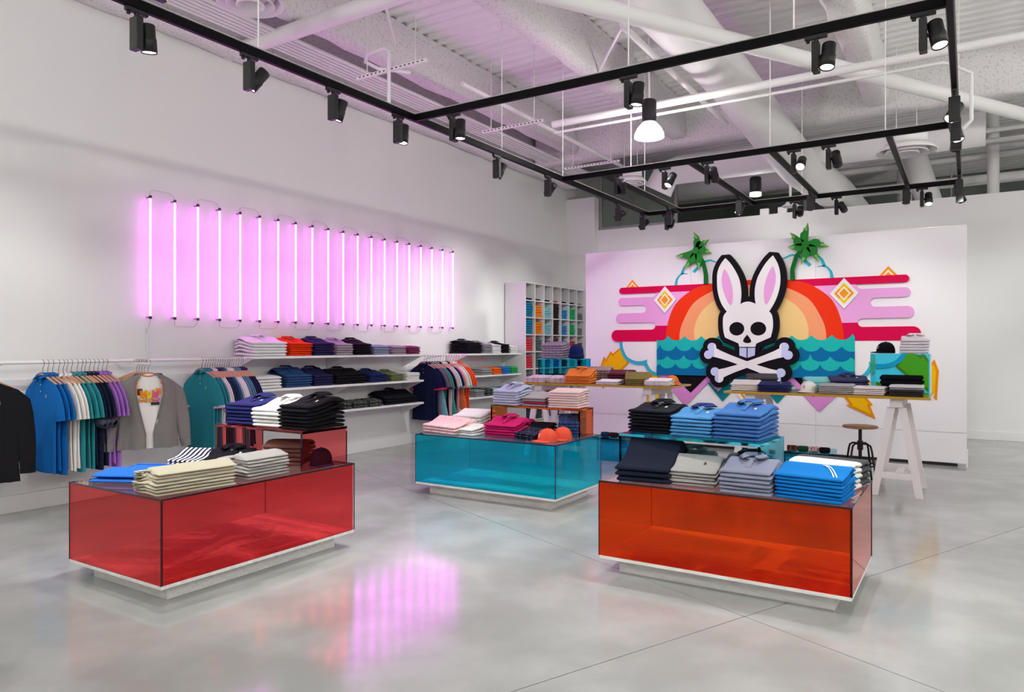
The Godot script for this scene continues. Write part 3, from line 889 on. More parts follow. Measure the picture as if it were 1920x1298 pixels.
	# the rabbit-eared skull emblem, standing proud of the rest
	skull_poly = curve([[-2.951, 2.761, 1], [-2.874, 2.674], [-2.799, 2.551], [-2.749, 2.43], [-2.727, 2.294], [-2.727, 2.193], [-2.74, 2.092, 1], [-2.682, 2.12], [-2.616, 2.125], [-2.559, 2.106], [-2.526, 2.089, 1], [-2.539, 2.203], [-2.534, 2.319], [-2.502, 2.451], [-2.437, 2.581], [-2.365, 2.684], [-2.293, 2.755, 1], [-2.23, 2.635], [-2.198, 2.501], [-2.198, 2.354], [-2.23, 2.207], [-2.285, 2.078], [-2.346, 1.981, 1], [-2.309, 1.93], [-2.293, 1.831], [-2.298, 1.732], [-2.325, 1.62, 1], [-2.518, 1.535, 1], [-2.534, 1.488, 1], [-2.752, 1.488, 1], [-2.765, 1.538, 1], [-2.951, 1.62, 1], [-2.976, 1.706], [-2.985, 1.826], [-2.976, 1.928], [-2.929, 1.992, 1], [-3.01, 2.117], [-3.057, 2.273], [-3.07, 2.428], [-3.062, 2.565], [-3.019, 2.674]], 4)
	bone_a = bone(Vector2(-3.145, 1.485), Vector2(-3.195, 1.375), Vector2(-2.19, 1.13), Vector2(-2.25, 1.035), 0.062, 0.05)
	bone_b = bone(Vector2(-2.145, 1.485), Vector2(-2.095, 1.375), Vector2(-3.1, 1.13), Vector2(-3.04, 1.035), 0.062, 0.05)
	var em := thing("rabbit_skull_emblem", "large black and white rabbit-eared skull and crossbones emblem on the mural", "emblem", Vector3(0, 0, z), 0, "")
	var jaw := poly([[-2.79, 1.36], [-2.645, 1.27], [-2.5, 1.36], [-2.5, 1.55], [-2.79, 1.55]])
	part("black_backing", plate(merged(grown(skull_poly, 0.074), grown(jaw, 0.03)), 0.055, 0.13), black, em)
	part("black_backing", plate(grown(bone_a, 0.074), 0.055, 0.131), black, em)
	part("black_backing", plate(grown(bone_b, 0.074), 0.055, 0.132), black, em)
	part("black_backing", plate(poly([[-3.1, 1.34], [-2.645, 1.17], [-2.19, 1.34], [-2.19, 1.14], [-2.645, 1.2], [-3.1, 1.14]]), 0.055, 0.129), black, em)
	part("skull", plate(skull_poly, 0.13, 0.145), white, em)
	part("crossbone", plate(bone_a, 0.13, 0.146), white, em)
	part("crossbone", plate(bone_b, 0.13, 0.147), white, em)
	var lil := flat("lilac", "c3c9ee")
	for k in [[bone_a, -3.11, -1], [bone_b, -2.18, 1], [bone_a, -2.24, 1], [bone_b, -3.05, -1]]:
		var cut := poly([[k[1], 0.9], [k[1] + k[2] * 0.5, 0.9], [k[1] + k[2] * 0.5, 1.7], [k[1], 1.7]])
		part("bone_tip", plate(biggest(Geometry2D.intersect_polygons(k[0], cut)), 0.14, 0.1485), lil, em)
	var pinkp := curve([[-2.963, 2.606, 1], [-2.908, 2.523], [-2.861, 2.384], [-2.841, 2.248], [-2.849, 2.129], [-2.871, 2.071, 1], [-2.925, 2.149], [-2.976, 2.287], [-3.002, 2.425], [-2.993, 2.527]])
	part("ear_lining", plate(pinkp, 0.14, 0.147), pink, em)
	part("ear_lining", plate(mirror(pinkp, -2.628), 0.14, 0.147), pink, em)
	part("eye_socket", plate(disc(Vector2(-2.787, 1.745), 0.105, 0.096), 0.14, 0.148), black, em)
	part("eye_socket", plate(disc(Vector2(-2.49, 1.743), 0.107, 0.096), 0.14, 0.148), black, em)
	part("nose", plate(curve([[-2.641, 1.66, 1], [-2.6, 1.602], [-2.587, 1.56], [-2.616, 1.543], [-2.66, 1.543], [-2.697, 1.565], [-2.682, 1.611]]), 0.14, 0.148), black, em)
	part("tooth", plate(poly([[-2.75, 1.476], [-2.652, 1.473], [-2.652, 1.333], [-2.75, 1.366]]), 0.13, 0.145), flat("lilac", "c3c9ee"), em)
	part("tooth", plate(poly([[-2.636, 1.473], [-2.534, 1.476], [-2.539, 1.368], [-2.636, 1.333]]), 0.13, 0.145), flat("lilac", "c3c9ee"), em)

func ribbon(c: Array, w0: float, w1: float) -> PackedVector2Array:
	var a := PackedVector2Array(); var b := PackedVector2Array()
	var cv := Curve2D.new()
	for i in c.size():
		var p := Vector2(c[i][0], c[i][1])
		var q := Vector2(c[mini(i + 1, c.size() - 1)][0], c[mini(i + 1, c.size() - 1)][1]) - Vector2(c[maxi(i - 1, 0)][0], c[maxi(i - 1, 0)][1])
		cv.add_point(p, -q / 6, q / 6)
	var L := cv.get_baked_length()
	for i in 17:
		var p := cv.sample_baked(L * i / 16.0)
		var d := (cv.sample_baked(minf(L, L * i / 16.0 + 0.01)) - cv.sample_baked(maxf(0, L * i / 16.0 - 0.01))).normalized()
		var w := lerpf(w1, w0, i / 16.0)
		a.append(p + Vector2(-d.y, d.x) * w); b.append(p - Vector2(-d.y, d.x) * w)
	b.reverse()
	a.append_array(b)
	return a

func diamond(p: Vector3, k: float, label: String, white: Material, half := false) -> void:
	var t := thing("diamond_sign", label, "sign", p, 0, "diamond signs on the mural")
	var sz := [[0.176, 0.205, white], [0.123, 0.141, flat("tangerine", "f29a1c")], [0.083, 0.095, white], [0.06, 0.068, flat("tangerine", "f29a1c")]]
	for i in 4:
		var a: float = sz[i][0] * k; var b: float = sz[i][1] * k
		part(["board", "outer_ring", "inner_ring", "core"][i], plate(poly([[0, -b], [a, 0], [0, b], [-a, 0]] if not half else [[a, 0], [0, b], [-a, 0]]), 0.0, 0.02 + 0.0015 * i), sz[i][2], t)
	for sg in ([-1, 1] if not half else []):   # the top and bottom quarters of the ring are yellow
		var a := 0.123 * k * 0.5; var b := 0.141 * k
		part("yellow_tip", plate(poly([[0, sg * b], [-a, sg * b * 0.5], [-0.042 * k, sg * 0.0475 * k], [0, sg * 0.095 * k], [0.042 * k, sg * 0.0475 * k], [a, sg * b * 0.5]]), 0.0, 0.0222), flat("lemon", "f6c811"), t)

func palm(s: int, z: float) -> void:
	var L := ["left", "right"]
	var t := thing("palm_cutout", "green palm tree cut-out rising above the %s rabbit ear" % L[s], "cutout", Vector3(0, 0, z + 0.05), 0, "palm tree cut-outs")
	var leafg := flat("palm green", "2d8a35"); var tipg := flat("palm tip green", "86bd55"); var trunk := flat("palm trunk green", "14652a")
	var f := func(p: PackedVector2Array) -> PackedVector2Array: return p
	var c := Vector2(-3.41, 2.91) if s == 0 else Vector2(-1.882, 2.885)
	var sg := 1.0 if s == 0 else -1.0
	var tr := [[-3.257, 2.41], [-3.257, 2.55], [-3.3, 2.74], [-3.4, 2.88]] if s == 0 else [[-2.05, 2.41], [-2.055, 2.55], [-2.0, 2.74], [-1.9, 2.86]]
	part("trunk", plate(ribbon(tr, 0.022, 0.031), 0.0, 0.02), trunk, t)
	var tips := [[-3.438, 3.187], [-3.208, 3.061], [-3.173, 2.86], [-3.363, 2.615], [-3.592, 2.649], [-3.724, 2.846]] if s == 0 else [[-1.853, 3.181], [-2.085, 3.066], [-2.117, 2.866], [-1.941, 2.613], [-1.712, 2.631], [-1.582, 2.833]]
	for i in 6:
		var e := Vector2(tips[i][0], tips[i][1])
		var d := e - c
		var n := Vector2(-d.y, d.x).normalized()
		var bend := n * d.length() * 0.12 * (1.0 if d.x * n.y > 0 else -1.0)
		if i == 0: bend = -n * 0.03 * sg
		var lf := PackedVector2Array([c - n * 0.025, c + d * 0.35 - n * 0.055 + bend, c + d * 0.7 - n * 0.045 + bend * 0.8, e, c + d * 0.8 + n * 0.0 + bend * 0.6, c + d * 0.72 + n * 0.03 + bend * 0.6, c + d * 0.62 + n * 0.022 + bend * 0.8, c + d * 0.5 + n * 0.05 + bend, c + d * 0.3 + n * 0.05 + bend, c + n * 0.025])
		if Geometry2D.triangulate_polygon(lf).is_empty(): lf = PackedVector2Array([c - n * 0.03, c + d * 0.4 - n * 0.045 + bend, e, c + d * 0.4 + n * 0.045 + bend, c + n * 0.03])
		part("leaf", plate(lf, 0.0, 0.021), leafg, t)
		var tp := PackedVector2Array([c + d * 0.62 - n * 0.03 + bend * 0.85, e, c + d * 0.66 + n * 0.016 + bend * 0.75])
		part("leaf_tip", plate(tp, 0.0, 0.0225), tipg, t)
	part("crown", plate(disc(c, 0.05, -1, 14), 0.0, 0.022), leafg, t)

# ------------------------------------------------------------------ shelves, rails, cubby
func build_wall_fixtures() -> void:
	var m := mat("white lacquer", hexc("e8e6e6"), 0.35)
	var units := [[-5.3, -8.33, [1.38, 1.0, 0.67], "long"], [-9.42, -11.1, [1.375, 1.01, 0.655], "short rear"]]
	for u in units:
		for k in 3:
			var t := thing("wall_shelf", "%s white %s wall shelf with triangular brackets" % [["top", "middle", "bottom"][k], u[3]], "shelf", Vector3(XW + 0.014, u[2][k], u[0]), 0, "white wall shelves")
			var L: float = u[0] - u[1]
			part("board", box(Vector3(0, -0.028, -L), Vector3(0.42, 0, 0), 0.002), m, t)
			var zs := [-0.02, -L + 0.02] if L < 2.0 else [-0.02, -L / 2, -L + 0.02]
			for zz in zs:
				var s := begin()
				add_plate(s, poly([[0, -0.028], [0.4, -0.028], [0, -0.2]]), -0.009, 0.009)
				part("bracket", done(s), m, t, at(0, 0, zz))
	# clothes rails: a long one left of the shelves, a short one between the shelf units
	for r in [[5.5, -5.28, "long white clothes rail on the left wall"], [-8.36, -9.4, "short white clothes rail between the shelf units"]]:
		var t := thing("clothes_rail", r[2], "rail", Vector3(-6.95, 1.357, 0))
		part("rod", tube([Vector3(0, 0, r[0]), Vector3(0, 0, r[1])], 0.016, 12), m, t)
		var zz: float = r[0] - 0.6
		while zz > r[1] + 0.2 and r[0] > 0:
			if absf(zz + 4.5) > 0.9 and absf(zz + 3.5) > 0.6: part("bracket", tube([Vector3(-0.306, -0.05, zz), Vector3(-0.05, -0.02, zz), Vector3(0, -0.012, zz)], 0.009, 6), m, t)
			zz -= 1.55
		if r[0] < 0: part("bracket", tube([Vector3(-0.306, -0.05, -8.9), Vector3(-0.05, -0.02, -8.9), Vector3(0, -0.012, -8.9)], 0.009, 6), m, t)
	# arm that carries the hoodie
	var t2 := thing("faceout_arm", "short white arm on the rail that carries the hoodie", "arm", Vector3(-6.95, 1.357, -3.98))
	part("arm", box(Vector3(-0.31, -0.036, -0.008), Vector3(0.3, -0.018, 0.008), 0.002), m, t2)

func build_cubby() -> void:
	var m := mat("white lacquer", hexc("e8e6e6"), 0.35)
	var z0 := -11.19
	var pitch := 0.338
	var cols := 7
	var ys := [0.12, 0.44, 0.755, 1.07, 1.385, 1.7, 2.015, 2.33, 2.65]
	var t := thing("cubby_shelf", "tall white cubby shelf full of folded shirts in the corner", "shelf", Vector3(XW + 0.015, 0, z0))
	for k in ys.size(): part("shelf_board", box(Vector3(0.01, ys[k], -cols * pitch + 0.009), Vector3(0.445, ys[k] + 0.018, -0.009)), m, t)
	for k in cols + 1: part("side_panel" if k in [0, cols] else "divider", box(Vector3(0.01, 0 if k in [0, cols] else 0.12, -k * pitch - 0.009), Vector3(0.45, 2.668, -k * pitch + 0.009), 0.001), m, t)
	part("back_panel", box(Vector3(0, 0.1, -cols * pitch), Vector3(0.01, 2.66, 0)), m, t)
	part("plinth", box(Vector3(0.02, 0, -cols * pitch + 0.02), Vector3(0.42, 0.118, -0.02)), m, t)
	# shirts: rows from the top; columns from the near side
	var C := {
		1: ["1b81a8", "f08a1d", "86c8cf", "3d2a2b", "3a8cc4", "21b46c", "7e8583"],
		2: ["1b7fa6", "f0881a", "84c6ce", "3b292a", "388ac2", "1fb268", "7f8684"],
		3: ["d4424c", "5b6f6b", "6a4d72", "74364a", "2d4f8a", "b9413f", "8f3d55"],
		4: ["d13f4a", "58706a", "2b6f94", "1f6fc0", "2b4157", "57b8be", "7d2a40"],
		5: ["6d6a6b", "8e2338", "3e4f6d", "555a5f", "a8323c", "c6362f", "5d6268"],
		6: ["77787a", "b8272f", "8e3038", "c9242c", "b04a55", "6b6f77", "4d525b"],
		7: ["3d4248", "4a4f52", "39414c", "474b50", "434a55", "50555c", "3d454f"]}
	var ordr := ["top", "second", "third", "fourth", "fifth", "sixth", "seventh", "bottom"]
	var ordc := ["first", "second", "third", "fourth", "fifth", "sixth", "seventh"]
	for r in range(1, 8):
		for c in cols:
			var full := 5 if c < 4 else 5
			var n: int = [6, 5, 5, 6, 5, 5, 4][c] if r < 3 else 5
			var h: float = [0.27, 0.23, 0.2, 0.28, 0.19, 0.22, 0.15][c] if r < 3 else [0.24, 0.22, 0.2, 0.25, 0.2, 0.2, 0.16][c]
			if r > 4 and c > 3: continue
			var yb: float = ys[7 - r] + 0.018
			stack("folded_shirt", Vector3(XW + 0.015 + 0.24, yb, z0 - pitch * (c + 0.5)), PI / 2, 0.27, 0.36, minf(h, 0.28) / n, n, cloth(C[r][c]), {"bulge": 0.0, "fast": true, "desc": "folded shirt", "where": "cubby row %s from top, column %s" % [ordr[r], ordc[c]], "cat": "shirt", "group": "folded shirts in the cubby shelf"})
	var caps := ["1c1a1f", "3a3338", "2b2629", "d02a6a", "26262b", "1c1d20", "8c8f8a"]
	for c in cols:
		stack("folded_tee", Vector3(XW + 0.015 + 0.3, ys[7] + 0.018, z0 - pitch * (c + 0.42)), PI / 2, 0.2, 0.26, 0.035, 1, cloth(caps[c]), {"bulge": 0.0, "fast": true, "desc": "flat folded tee", "where": "top row of the cubby, column %s" % ordc[c], "cat": "tee", "group": "flat tees in the cubby top row"})

# ------------------------------------------------------------------ acrylic tables
func acrylic(key: String, c: Color, a := 0.0) -> StandardMaterial3D:
	var k := "acrylic " + key
	if mats.has(k): return mats[k]
	var m := mat(k, c, 0.02)
	m.albedo_color = Color(c.r, c.g, c.b, a)
	m.refraction_enabled = true
	m.refraction_scale = 0.022
	return m

func top_pane(key: String, c: Color, a: float) -> StandardMaterial3D:
	var k := "acrylic top " + key
	if mats.has(k): return mats[k]
	var m := mat(k, c, 0.04)
	m.albedo_color.a = a
	m.transparency = BaseMaterial3D.TRANSPARENCY_ALPHA
	return m

func lin(r: float, g: float, b: float) -> Color:
	return Color(r, g, b).linear_to_srgb()

const TH := 0.012
func acrylic_table(x0: float, x1: float, z0: float, z1: float, top: float, m: Material, pm: Material, tm: Material, edge: Material, label: String) -> void:
	# z0 far, z1 near
	var c := Vector3((x0 + x1) / 2, 0, (z0 + z1) / 2)
	var hx := (x1 - x0) / 2; var hz := (z1 - z0) / 2
	var t := thing("display_table", label, "table", c, 0, "tinted acrylic display tables")
	var base := mat("white washed base", Color.WHITE, 0.6)
	if base.albedo_texture == null:
		base.albedo_texture = noise_tex(0.02, 256, 51, ramp2(hexc("d2d0cc"), hexc("e9e8e5")))
		base.uv1_triplanar = true
		base.uv1_scale = Vector3(1.5, 6, 6)
	part("plinth", box(Vector3(-hx + 0.1, 0, -hz + 0.1), Vector3(hx - 0.1, 0.1, hz - 0.1), 0.002), base, t)
	part("base_board", box(Vector3(-hx, 0.1, -hz), Vector3(hx, 0.122, hz), 0.002), base, t)
	var yb := 0.1225
	part("front_pane", box(Vector3(-hx, yb, hz - TH), Vector3(hx, top - TH - 0.0005, hz)), m, t)
	part("back_pane", box(Vector3(-hx, yb, -hz), Vector3(hx, top - TH - 0.0005, -hz + TH)), pm, t)
	part("end_pane", box(Vector3(-hx, yb, -hz + TH + 0.0005), Vector3(-hx + TH, top - TH - 0.0005, hz - TH - 0.0005)), pm, t)
	part("end_pane", box(Vector3(hx - TH, yb, -hz + TH + 0.0005), Vector3(hx, top - TH - 0.0005, hz - TH - 0.0005)), m, t)
	part("top_pane", box(Vector3(-hx + 0.0015, top - TH + 0.001, -hz + 0.0015), Vector3(hx - 0.0015, top, hz - 0.0015)), tm, t)
	# dark polished rims along the glued edges
	var w := 0.005
	for sx in [-1, 1]:
		for sz in [-1, 1]: part("corner_edge", box(Vector3(sx * hx - w / 2 + sx * 0.0012, yb, sz * hz - w / 2 + sz * 0.0012), Vector3(sx * hx + w / 2 + sx * 0.0012, top, sz * hz + w / 2 + sz * 0.0012)), edge, t)
	for sz in [-1, 1]: part("top_edge", box(Vector3(-hx, top - TH, sz * hz - 0.001), Vector3(hx, top - 0.0005, sz * hz + 0.0015)), edge, t)
	for sx in [-1, 1]: part("top_edge", box(Vector3(sx * hx - 0.001, top - TH, -hz + 0.002), Vector3(sx * hx + 0.0015, top - 0.0005, hz - 0.002)), edge, t)

func riser(x0: float, x1: float, z0: float, z1: float, y0: float, y1: float, m: Material, label: String, turn := 0.0) -> void:
	var c := Vector3((x0 + x1) / 2, y0 + 0.0008, (z0 + z1) / 2)
	var hx := (x1 - x0) / 2; var hz := (z1 - z0) / 2
	var t := thing("acrylic_riser", label, "riser", c, turn, "acrylic risers on the tables")
	var h := y1 - y0
	var th := 0.018
	part("end_pane", box(Vector3(-hx, 0, -hz), Vector3(-hx + th, h - th - 0.0005, hz)), m, t)
	part("end_pane", box(Vector3(hx - th, 0, -hz), Vector3(hx, h - th - 0.0005, hz)), m, t)
	part("top_pane", box(Vector3(-hx, h - th, -hz), Vector3(hx, h, hz)), m, t)

func acrylic_cube(x0: float, x1: float, z0: float, z1: float, y0: float, y1: float, m: Material, label: String, group: String, open_front := false) -> void:
	var c := Vector3((x0 + x1) / 2, y0 + 0.0008, (z0 + z1) / 2)
	var hx := (x1 - x0) / 2; var hz := (z1 - z0) / 2
	var h := y1 - y0
	var t := thing("acrylic_box", label, "box", c, 0, group)
	part("end_pane", box(Vector3(-hx, 0, -hz), Vector3(-hx + TH, h - TH - 0.0005, hz)), m, t)
	part("end_pane", box(Vector3(hx - TH, 0, -hz), Vector3(hx, h - TH - 0.0005, hz)), m, t)
	part("top_pane", box(Vector3(-hx, h - TH, -hz), Vector3(hx, h, hz)), m, t)
	if not open_front: part("front_pane", box(Vector3(-hx + TH + 0.0005, 0, hz - TH), Vector3(hx - TH - 0.0005, h - TH - 0.0005, hz)), m, t)
	part("back_pane", box(Vector3(-hx + TH + 0.0005, 0, -hz), Vector3(hx - TH - 0.0005, h - TH - 0.0005, -hz + TH)), m, t)

var A_RED: StandardMaterial3D
var A_BLUE: StandardMaterial3D
var A_ORANGE: StandardMaterial3D
func build_tables() -> void:
	A_RED = acrylic("red", lin(0.93, 0.17, 0.18))
	A_BLUE = acrylic("blue", lin(0.06, 0.66, 0.86))
	A_ORANGE = acrylic("orange", lin(0.97, 0.20, 0.035))
	var er := mat("dark red edge", hexc("2a0a12"), 0.15)
	var eb := mat("dark blue edge", hexc("0a1f3c"), 0.15)
	var eo := mat("dark brown edge", hexc("260c08"), 0.15)
	acrylic_table(-4.91, -3.90, -3.93, -2.40, 0.622, acrylic("deep red", lin(0.97, 0.085, 0.09), 0.03), top_pane("red side", hexc("d8141e"), 0.14), top_pane("red", hexc("8f0f18"), 0.14), er, "red acrylic table with a red riser, at left")
	acrylic_table(-4.75, -3.13, -6.6, -5.66, 0.61, acrylic("deep blue", lin(0.006, 0.84, 1.0), 0.03), top_pane("blue side", hexc("00b0dc"), 0.14), top_pane("blue", hexc("0a6488"), 0.14), eb, "blue acrylic table with an orange riser, in the middle")
	acrylic_table(-2.06, -0.54, -5.25, -4.32, 0.615, acrylic("deep orange", lin(0.97, 0.085, 0.004), 0.03), top_pane("orange side", hexc("e03208"), 0.14), top_pane("orange", hexc("981a10"), 0.14), eo, "orange acrylic table with a blue riser, at right")
	riser(-4.9, -3.93, -3.89, -3.46, 0.622, 0.9, A_RED, "red acrylic riser carrying navy, white and black polos")
	riser(-4.25, -3.2, -6.57, -6.28, 0.61, 0.88, A_ORANGE, "orange acrylic riser carrying lavender, grey and pink shirts")
	riser(-2.05, -1.07, -5.12, -4.62, 0.615, 0.89, A_BLUE, "blue acrylic riser carrying black, striped and blue polos", -0.07)
	acrylic_cube(-4.14, -3.65, -9.1, -8.6, 0, 0.3, A_BLUE, "low blue acrylic box on floor under the left trestle table", "low acrylic boxes on the floor")
	acrylic_cube(-1.78, -1.3, -9.1, -8.6, 0, 0.3, A_BLUE, "low blue acrylic box on floor under the right trestle table", "low acrylic boxes on the floor")

# ------------------------------------------------------------------ trestles and stool
func build_trestles() -> void:
	var white := mat("white trestle paint", hexc("e6dfe0"), 0.5)
	var top := mat("amber edged acrylic", hexc("b9912c"), 0.15)
	for d in [[-5.24, -3.09, -9.27, -8.42, "left"], [-2.3, -0.31, -8.86, -8.0, "right"]]:
		var tt := thing("table_top", "thin amber tabletop on the %s pair of white trestles" % d[4], "tabletop", Vector3((d[0] + d[1]) / 2, 0.976, (d[2] + d[3]) / 2), 0, "amber tabletops")
		var hx: float = (d[1] - d[0]) / 2; var hz: float = (d[3] - d[2]) / 2
		part("slab", box(Vector3(-hx, 0, -hz), Vector3(hx, 0.024, hz), 0.002), top, tt)
		for e in 2:
			var x: float = (d[0] + 0.27) if e == 0 else (d[1] - 0.3)
			var t := thing("trestle", "white wooden trestle under the %s end of the %s tabletop" % [["left", "right"][e], d[4]], "trestle", Vector3(x, 0, (d[2] + d[3]) / 2), 0, "white wooden trestles")
			part("top_beam", box(Vector3(-0.055, 0.89, -0.36), Vector3(0.055, 0.975, 0.36), 0.003), white, t)
			for sz in [-1, 1]:
				for sx in [-1, 1]:
					var s := begin()
					var p := poly([[sx * 0.012, 0.89], [sx * 0.085, 0.89], [sx * 0.235, 0.0], [sx * 0.165, 0.0]])
					add_plate(s, p, -0.022, 0.022)
					part("leg", done(s), white, t, at(0, 0, sz * 0.31))
				part("brace", box(Vector3(-0.165, 0.17, sz * 0.31 - 0.02), Vector3(0.165, 0.235, sz * 0.31 + 0.02), 0.003), white, t)
			part("stretcher", box(Vector3(-0.035, 0.18, -0.29), Vector3(0.035, 0.2, 0.29), 0.002), white, t)
	var st := thing("stool", "round wooden stool with black metal swivel legs", "stool", Vector3(-1.01, 0, -8.73))
	var wood := mat("stool wood", Color.WHITE, 0.5)
	wood.albedo_texture = noise_tex(0.02, 256, 61, ramp2(hexc("8f6a45"), hexc("b58d62")))
	wood.uv1_triplanar = true
	wood.uv1_scale = Vector3(2, 8, 14)
	var black := mat("black stool metal", hexc("1b1a1d"), 0.4, 0.4)
	part("seat", lathe([Vector2(0.001, 0.6), Vector2(0.165, 0.6), Vector2(0.178, 0.606), Vector2(0.18, 0.616), Vector2(0.174, 0.626), Vector2(0.13, 0.63), Vector2(0.001, 0.625)], 30), wood, st)
	part("screw_post", tube([Vector3(0, 0.26, 0), Vector3(0, 0.585, 0)], 0.018, 10), black, st)
	part("hub", lathe([Vector2(0.001, 0.585), Vector2(0.06, 0.588), Vector2(0.06, 0.598), Vector2(0.001, 0.599)], 16), black, st)
	part("collar", tube([Vector3(0, 0.36, 0), Vector3(0, 0.46, 0)], 0.03, 10), black, st)
	for k in 4:
		var a := TAU * k / 4 + 0.5
		var d := Vector3(cos(a), 0, sin(a))
		part("leg", tube([d * 0.02 + Vector3(0, 0.43, 0), d * 0.09 + Vector3(0, 0.43, 0), d * 0.125 + Vector3(0, 0.41, 0), d * 0.14 + Vector3(0, 0.36, 0), d * 0.2 + Vector3(0, 0.006, 0)], 0.011, 8), black, st)
	var ring := []
	for k in 25: ring.append(Vector3(cos(TAU * k / 24) * 0.166, 0.2, sin(TAU * k / 24) * 0.166))
	part("foot_ring", tube(ring, 0.009, 8, false), black, st)

# ------------------------------------------------------------------ clothes
# hump of a folded garment of half size hw, hd at a point: high where the collar lies
func hump(x: float, z: float, hd: float, kind: int) -> float:
	var v := z / hd
	if kind == 1: return exp(-pow((v + 0.45) / 0.5, 2.0)) + 0.25 * (1.0 - maxf(0.0, v))      # polo: collar end up
	if kind == 2: return 0.8 + 0.5 * sin(v * 3.6 + 0.6) + 0.3 * v                            # wavy trousers
	if kind == 3: return 0.6 * cos(v * 1.5)                                           # arched
	return 0.0

func fold_mesh(w: float, d: float, t: float, seed_: int, bulge: float, kind: int, fast := false) -> ArrayMesh:
	var hw := w / 2; var hd := d / 2
	var xs := [-1.0, -0.97, -0.9, -0.5, 0.0, 0.5, 0.9, 0.97, 1.0] if not fast else [-1.0, -0.93, 0.0, 0.93, 1.0]
	var prof: Array   # (z, y) round the fold
	if fast: prof = [[-0.92, 0.0], [-1, 0.35], [-0.98, 0.8], [-0.9, 1.0], [0.0, 1.0], [0.88, 1.0], [0.97, 0.82], [1, 0.5], [0.97, 0.18], [0.88, 0.0], [0.0, 0.0]]
	else: prof = [[-0.9, 0.0], [-0.99, 0.3], [-0.985, 0.75], [-0.9, 1.0], [-0.7, 1.0], [-0.4, 1.0], [-0.1, 1.0], [0.2, 1.0], [0.5, 1.0], [0.75, 1.0], [0.88, 0.99], [0.96, 0.86], [0.995, 0.66], [1.0, 0.5], [0.99, 0.3], [0.95, 0.12], [0.86, 0.0], [0.5, 0.0], [0.0, 0.0], [-0.5, 0.0]]
	var rings := []
	for x in xs:
		var ring := []
		var end := absf(x) > 0.99
		for p in prof:
			var z: float = p[0] * hd * (0.985 if end else 1.0)
			var y: float = (p[1] - 0.5) * (0.3 if end else (0.8 if absf(x) > 0.95 and not fast else 1.0)) + 0.5
			var wob := fn.get_noise_3d(x * 2.3 + seed_ * 9.7, p[0] * 2.6, seed_ * 3.1)
			var px: float = x * hw + (0.006 * fn.get_noise_2d(p[0] * 5.0 + seed_, seed_ * 1.7) if absf(x) > 0.9 else 0.0)
			z += 0.008 * wob * signf(p[0]) * smoothstep(0.6, 1.0, absf(p[0]))
			var yy: float = y * t + bulge * hump(px, z, hd, kind)
			if p[1] > 0.5: yy += 0.005 * wob * (0.0 if fast else 1.0)
			ring.append(Vector3(px, yy, z))
		rings.append(ring)
	var s := begin(true)
	var n := prof.size()
	for i in xs.size() - 1:
		for k in n:
			var m := (k + 1) % n
			quad(s, rings[i][k], rings[i][m], rings[i + 1][m], rings[i + 1][k])
	for e in [0, xs.size() - 1]:
		var c := Vector3.ZERO
		for v in rings[e]: c += v
		c /= n
		for k in n:
			var m := (k + 1) % n
			if e == 0: tri(s, c, rings[e][m], rings[e][k])
			else: tri(s, c, rings[e][k], rings[e][m])
	return done(s)

func collar_mesh(rx: float, rz: float, tip: float) -> ArrayMesh:
	# open ring of a turned-down collar; the opening faces +z
	var s := begin(true)
	var a := []; var b := []; var c := []
	for i in 19:
		var u := i / 18.0
		var an := lerpf(-0.42 * PI, 1.42 * PI, u) 
		var dirv := Vector3(cos(an), 0, -sin(an))
		var front := pow(absf(2 * u - 1), 5.0)
		var inn := Vector3(dirv.x * rx * 0.8, 0.004, dirv.z * rz * 0.8)
		var rid := Vector3(dirv.x * rx * 0.95, 0.026 - 0.012 * front, dirv.z * rz * 0.95)
		var out := Vector3(dirv.x * rx * 1.5, 0.004, dirv.z * rz * 1.45) + Vector3(0.02 * signf(dirv.x), 0, tip) * front
		a.append(inn); b.append(rid); c.append(out)
	for i in 18:
		quad(s, a[i], a[i + 1], b[i + 1], b[i])
		quad(s, b[i], b[i + 1], c[i + 1], c[i])
		quad(s, c[i], c[i + 1], a[i + 1] - Vector3(0, 0.003, 0), a[i] - Vector3(0, 0.003, 0))
	return done(s)

var mini: ArrayMesh
func emblem_mesh() -> ArrayMesh:
	# small chest emblem, about 3 cm high, lying in the x, z plane, head towards -z
	if mini: return mini
	var s := begin()
	var k := 0.03 / 1.85
	for p in [skull_poly, bone_a, bone_b]:
		var q := PackedVector2Array()
		for i in p.size():
			if i % 3 == 0: q.append((p[i] - Vector2(CX, 1.9)) * k)
		if Geometry2D.triangulate_polygon(q).is_empty(): continue
		add_plate(s, q, 0.0, 0.0012)
	mini = done(s)
	return mini

var _collar: ArrayMesh
var _placket: ArrayMesh
var _button: ArrayMesh
var stack_seed := 0
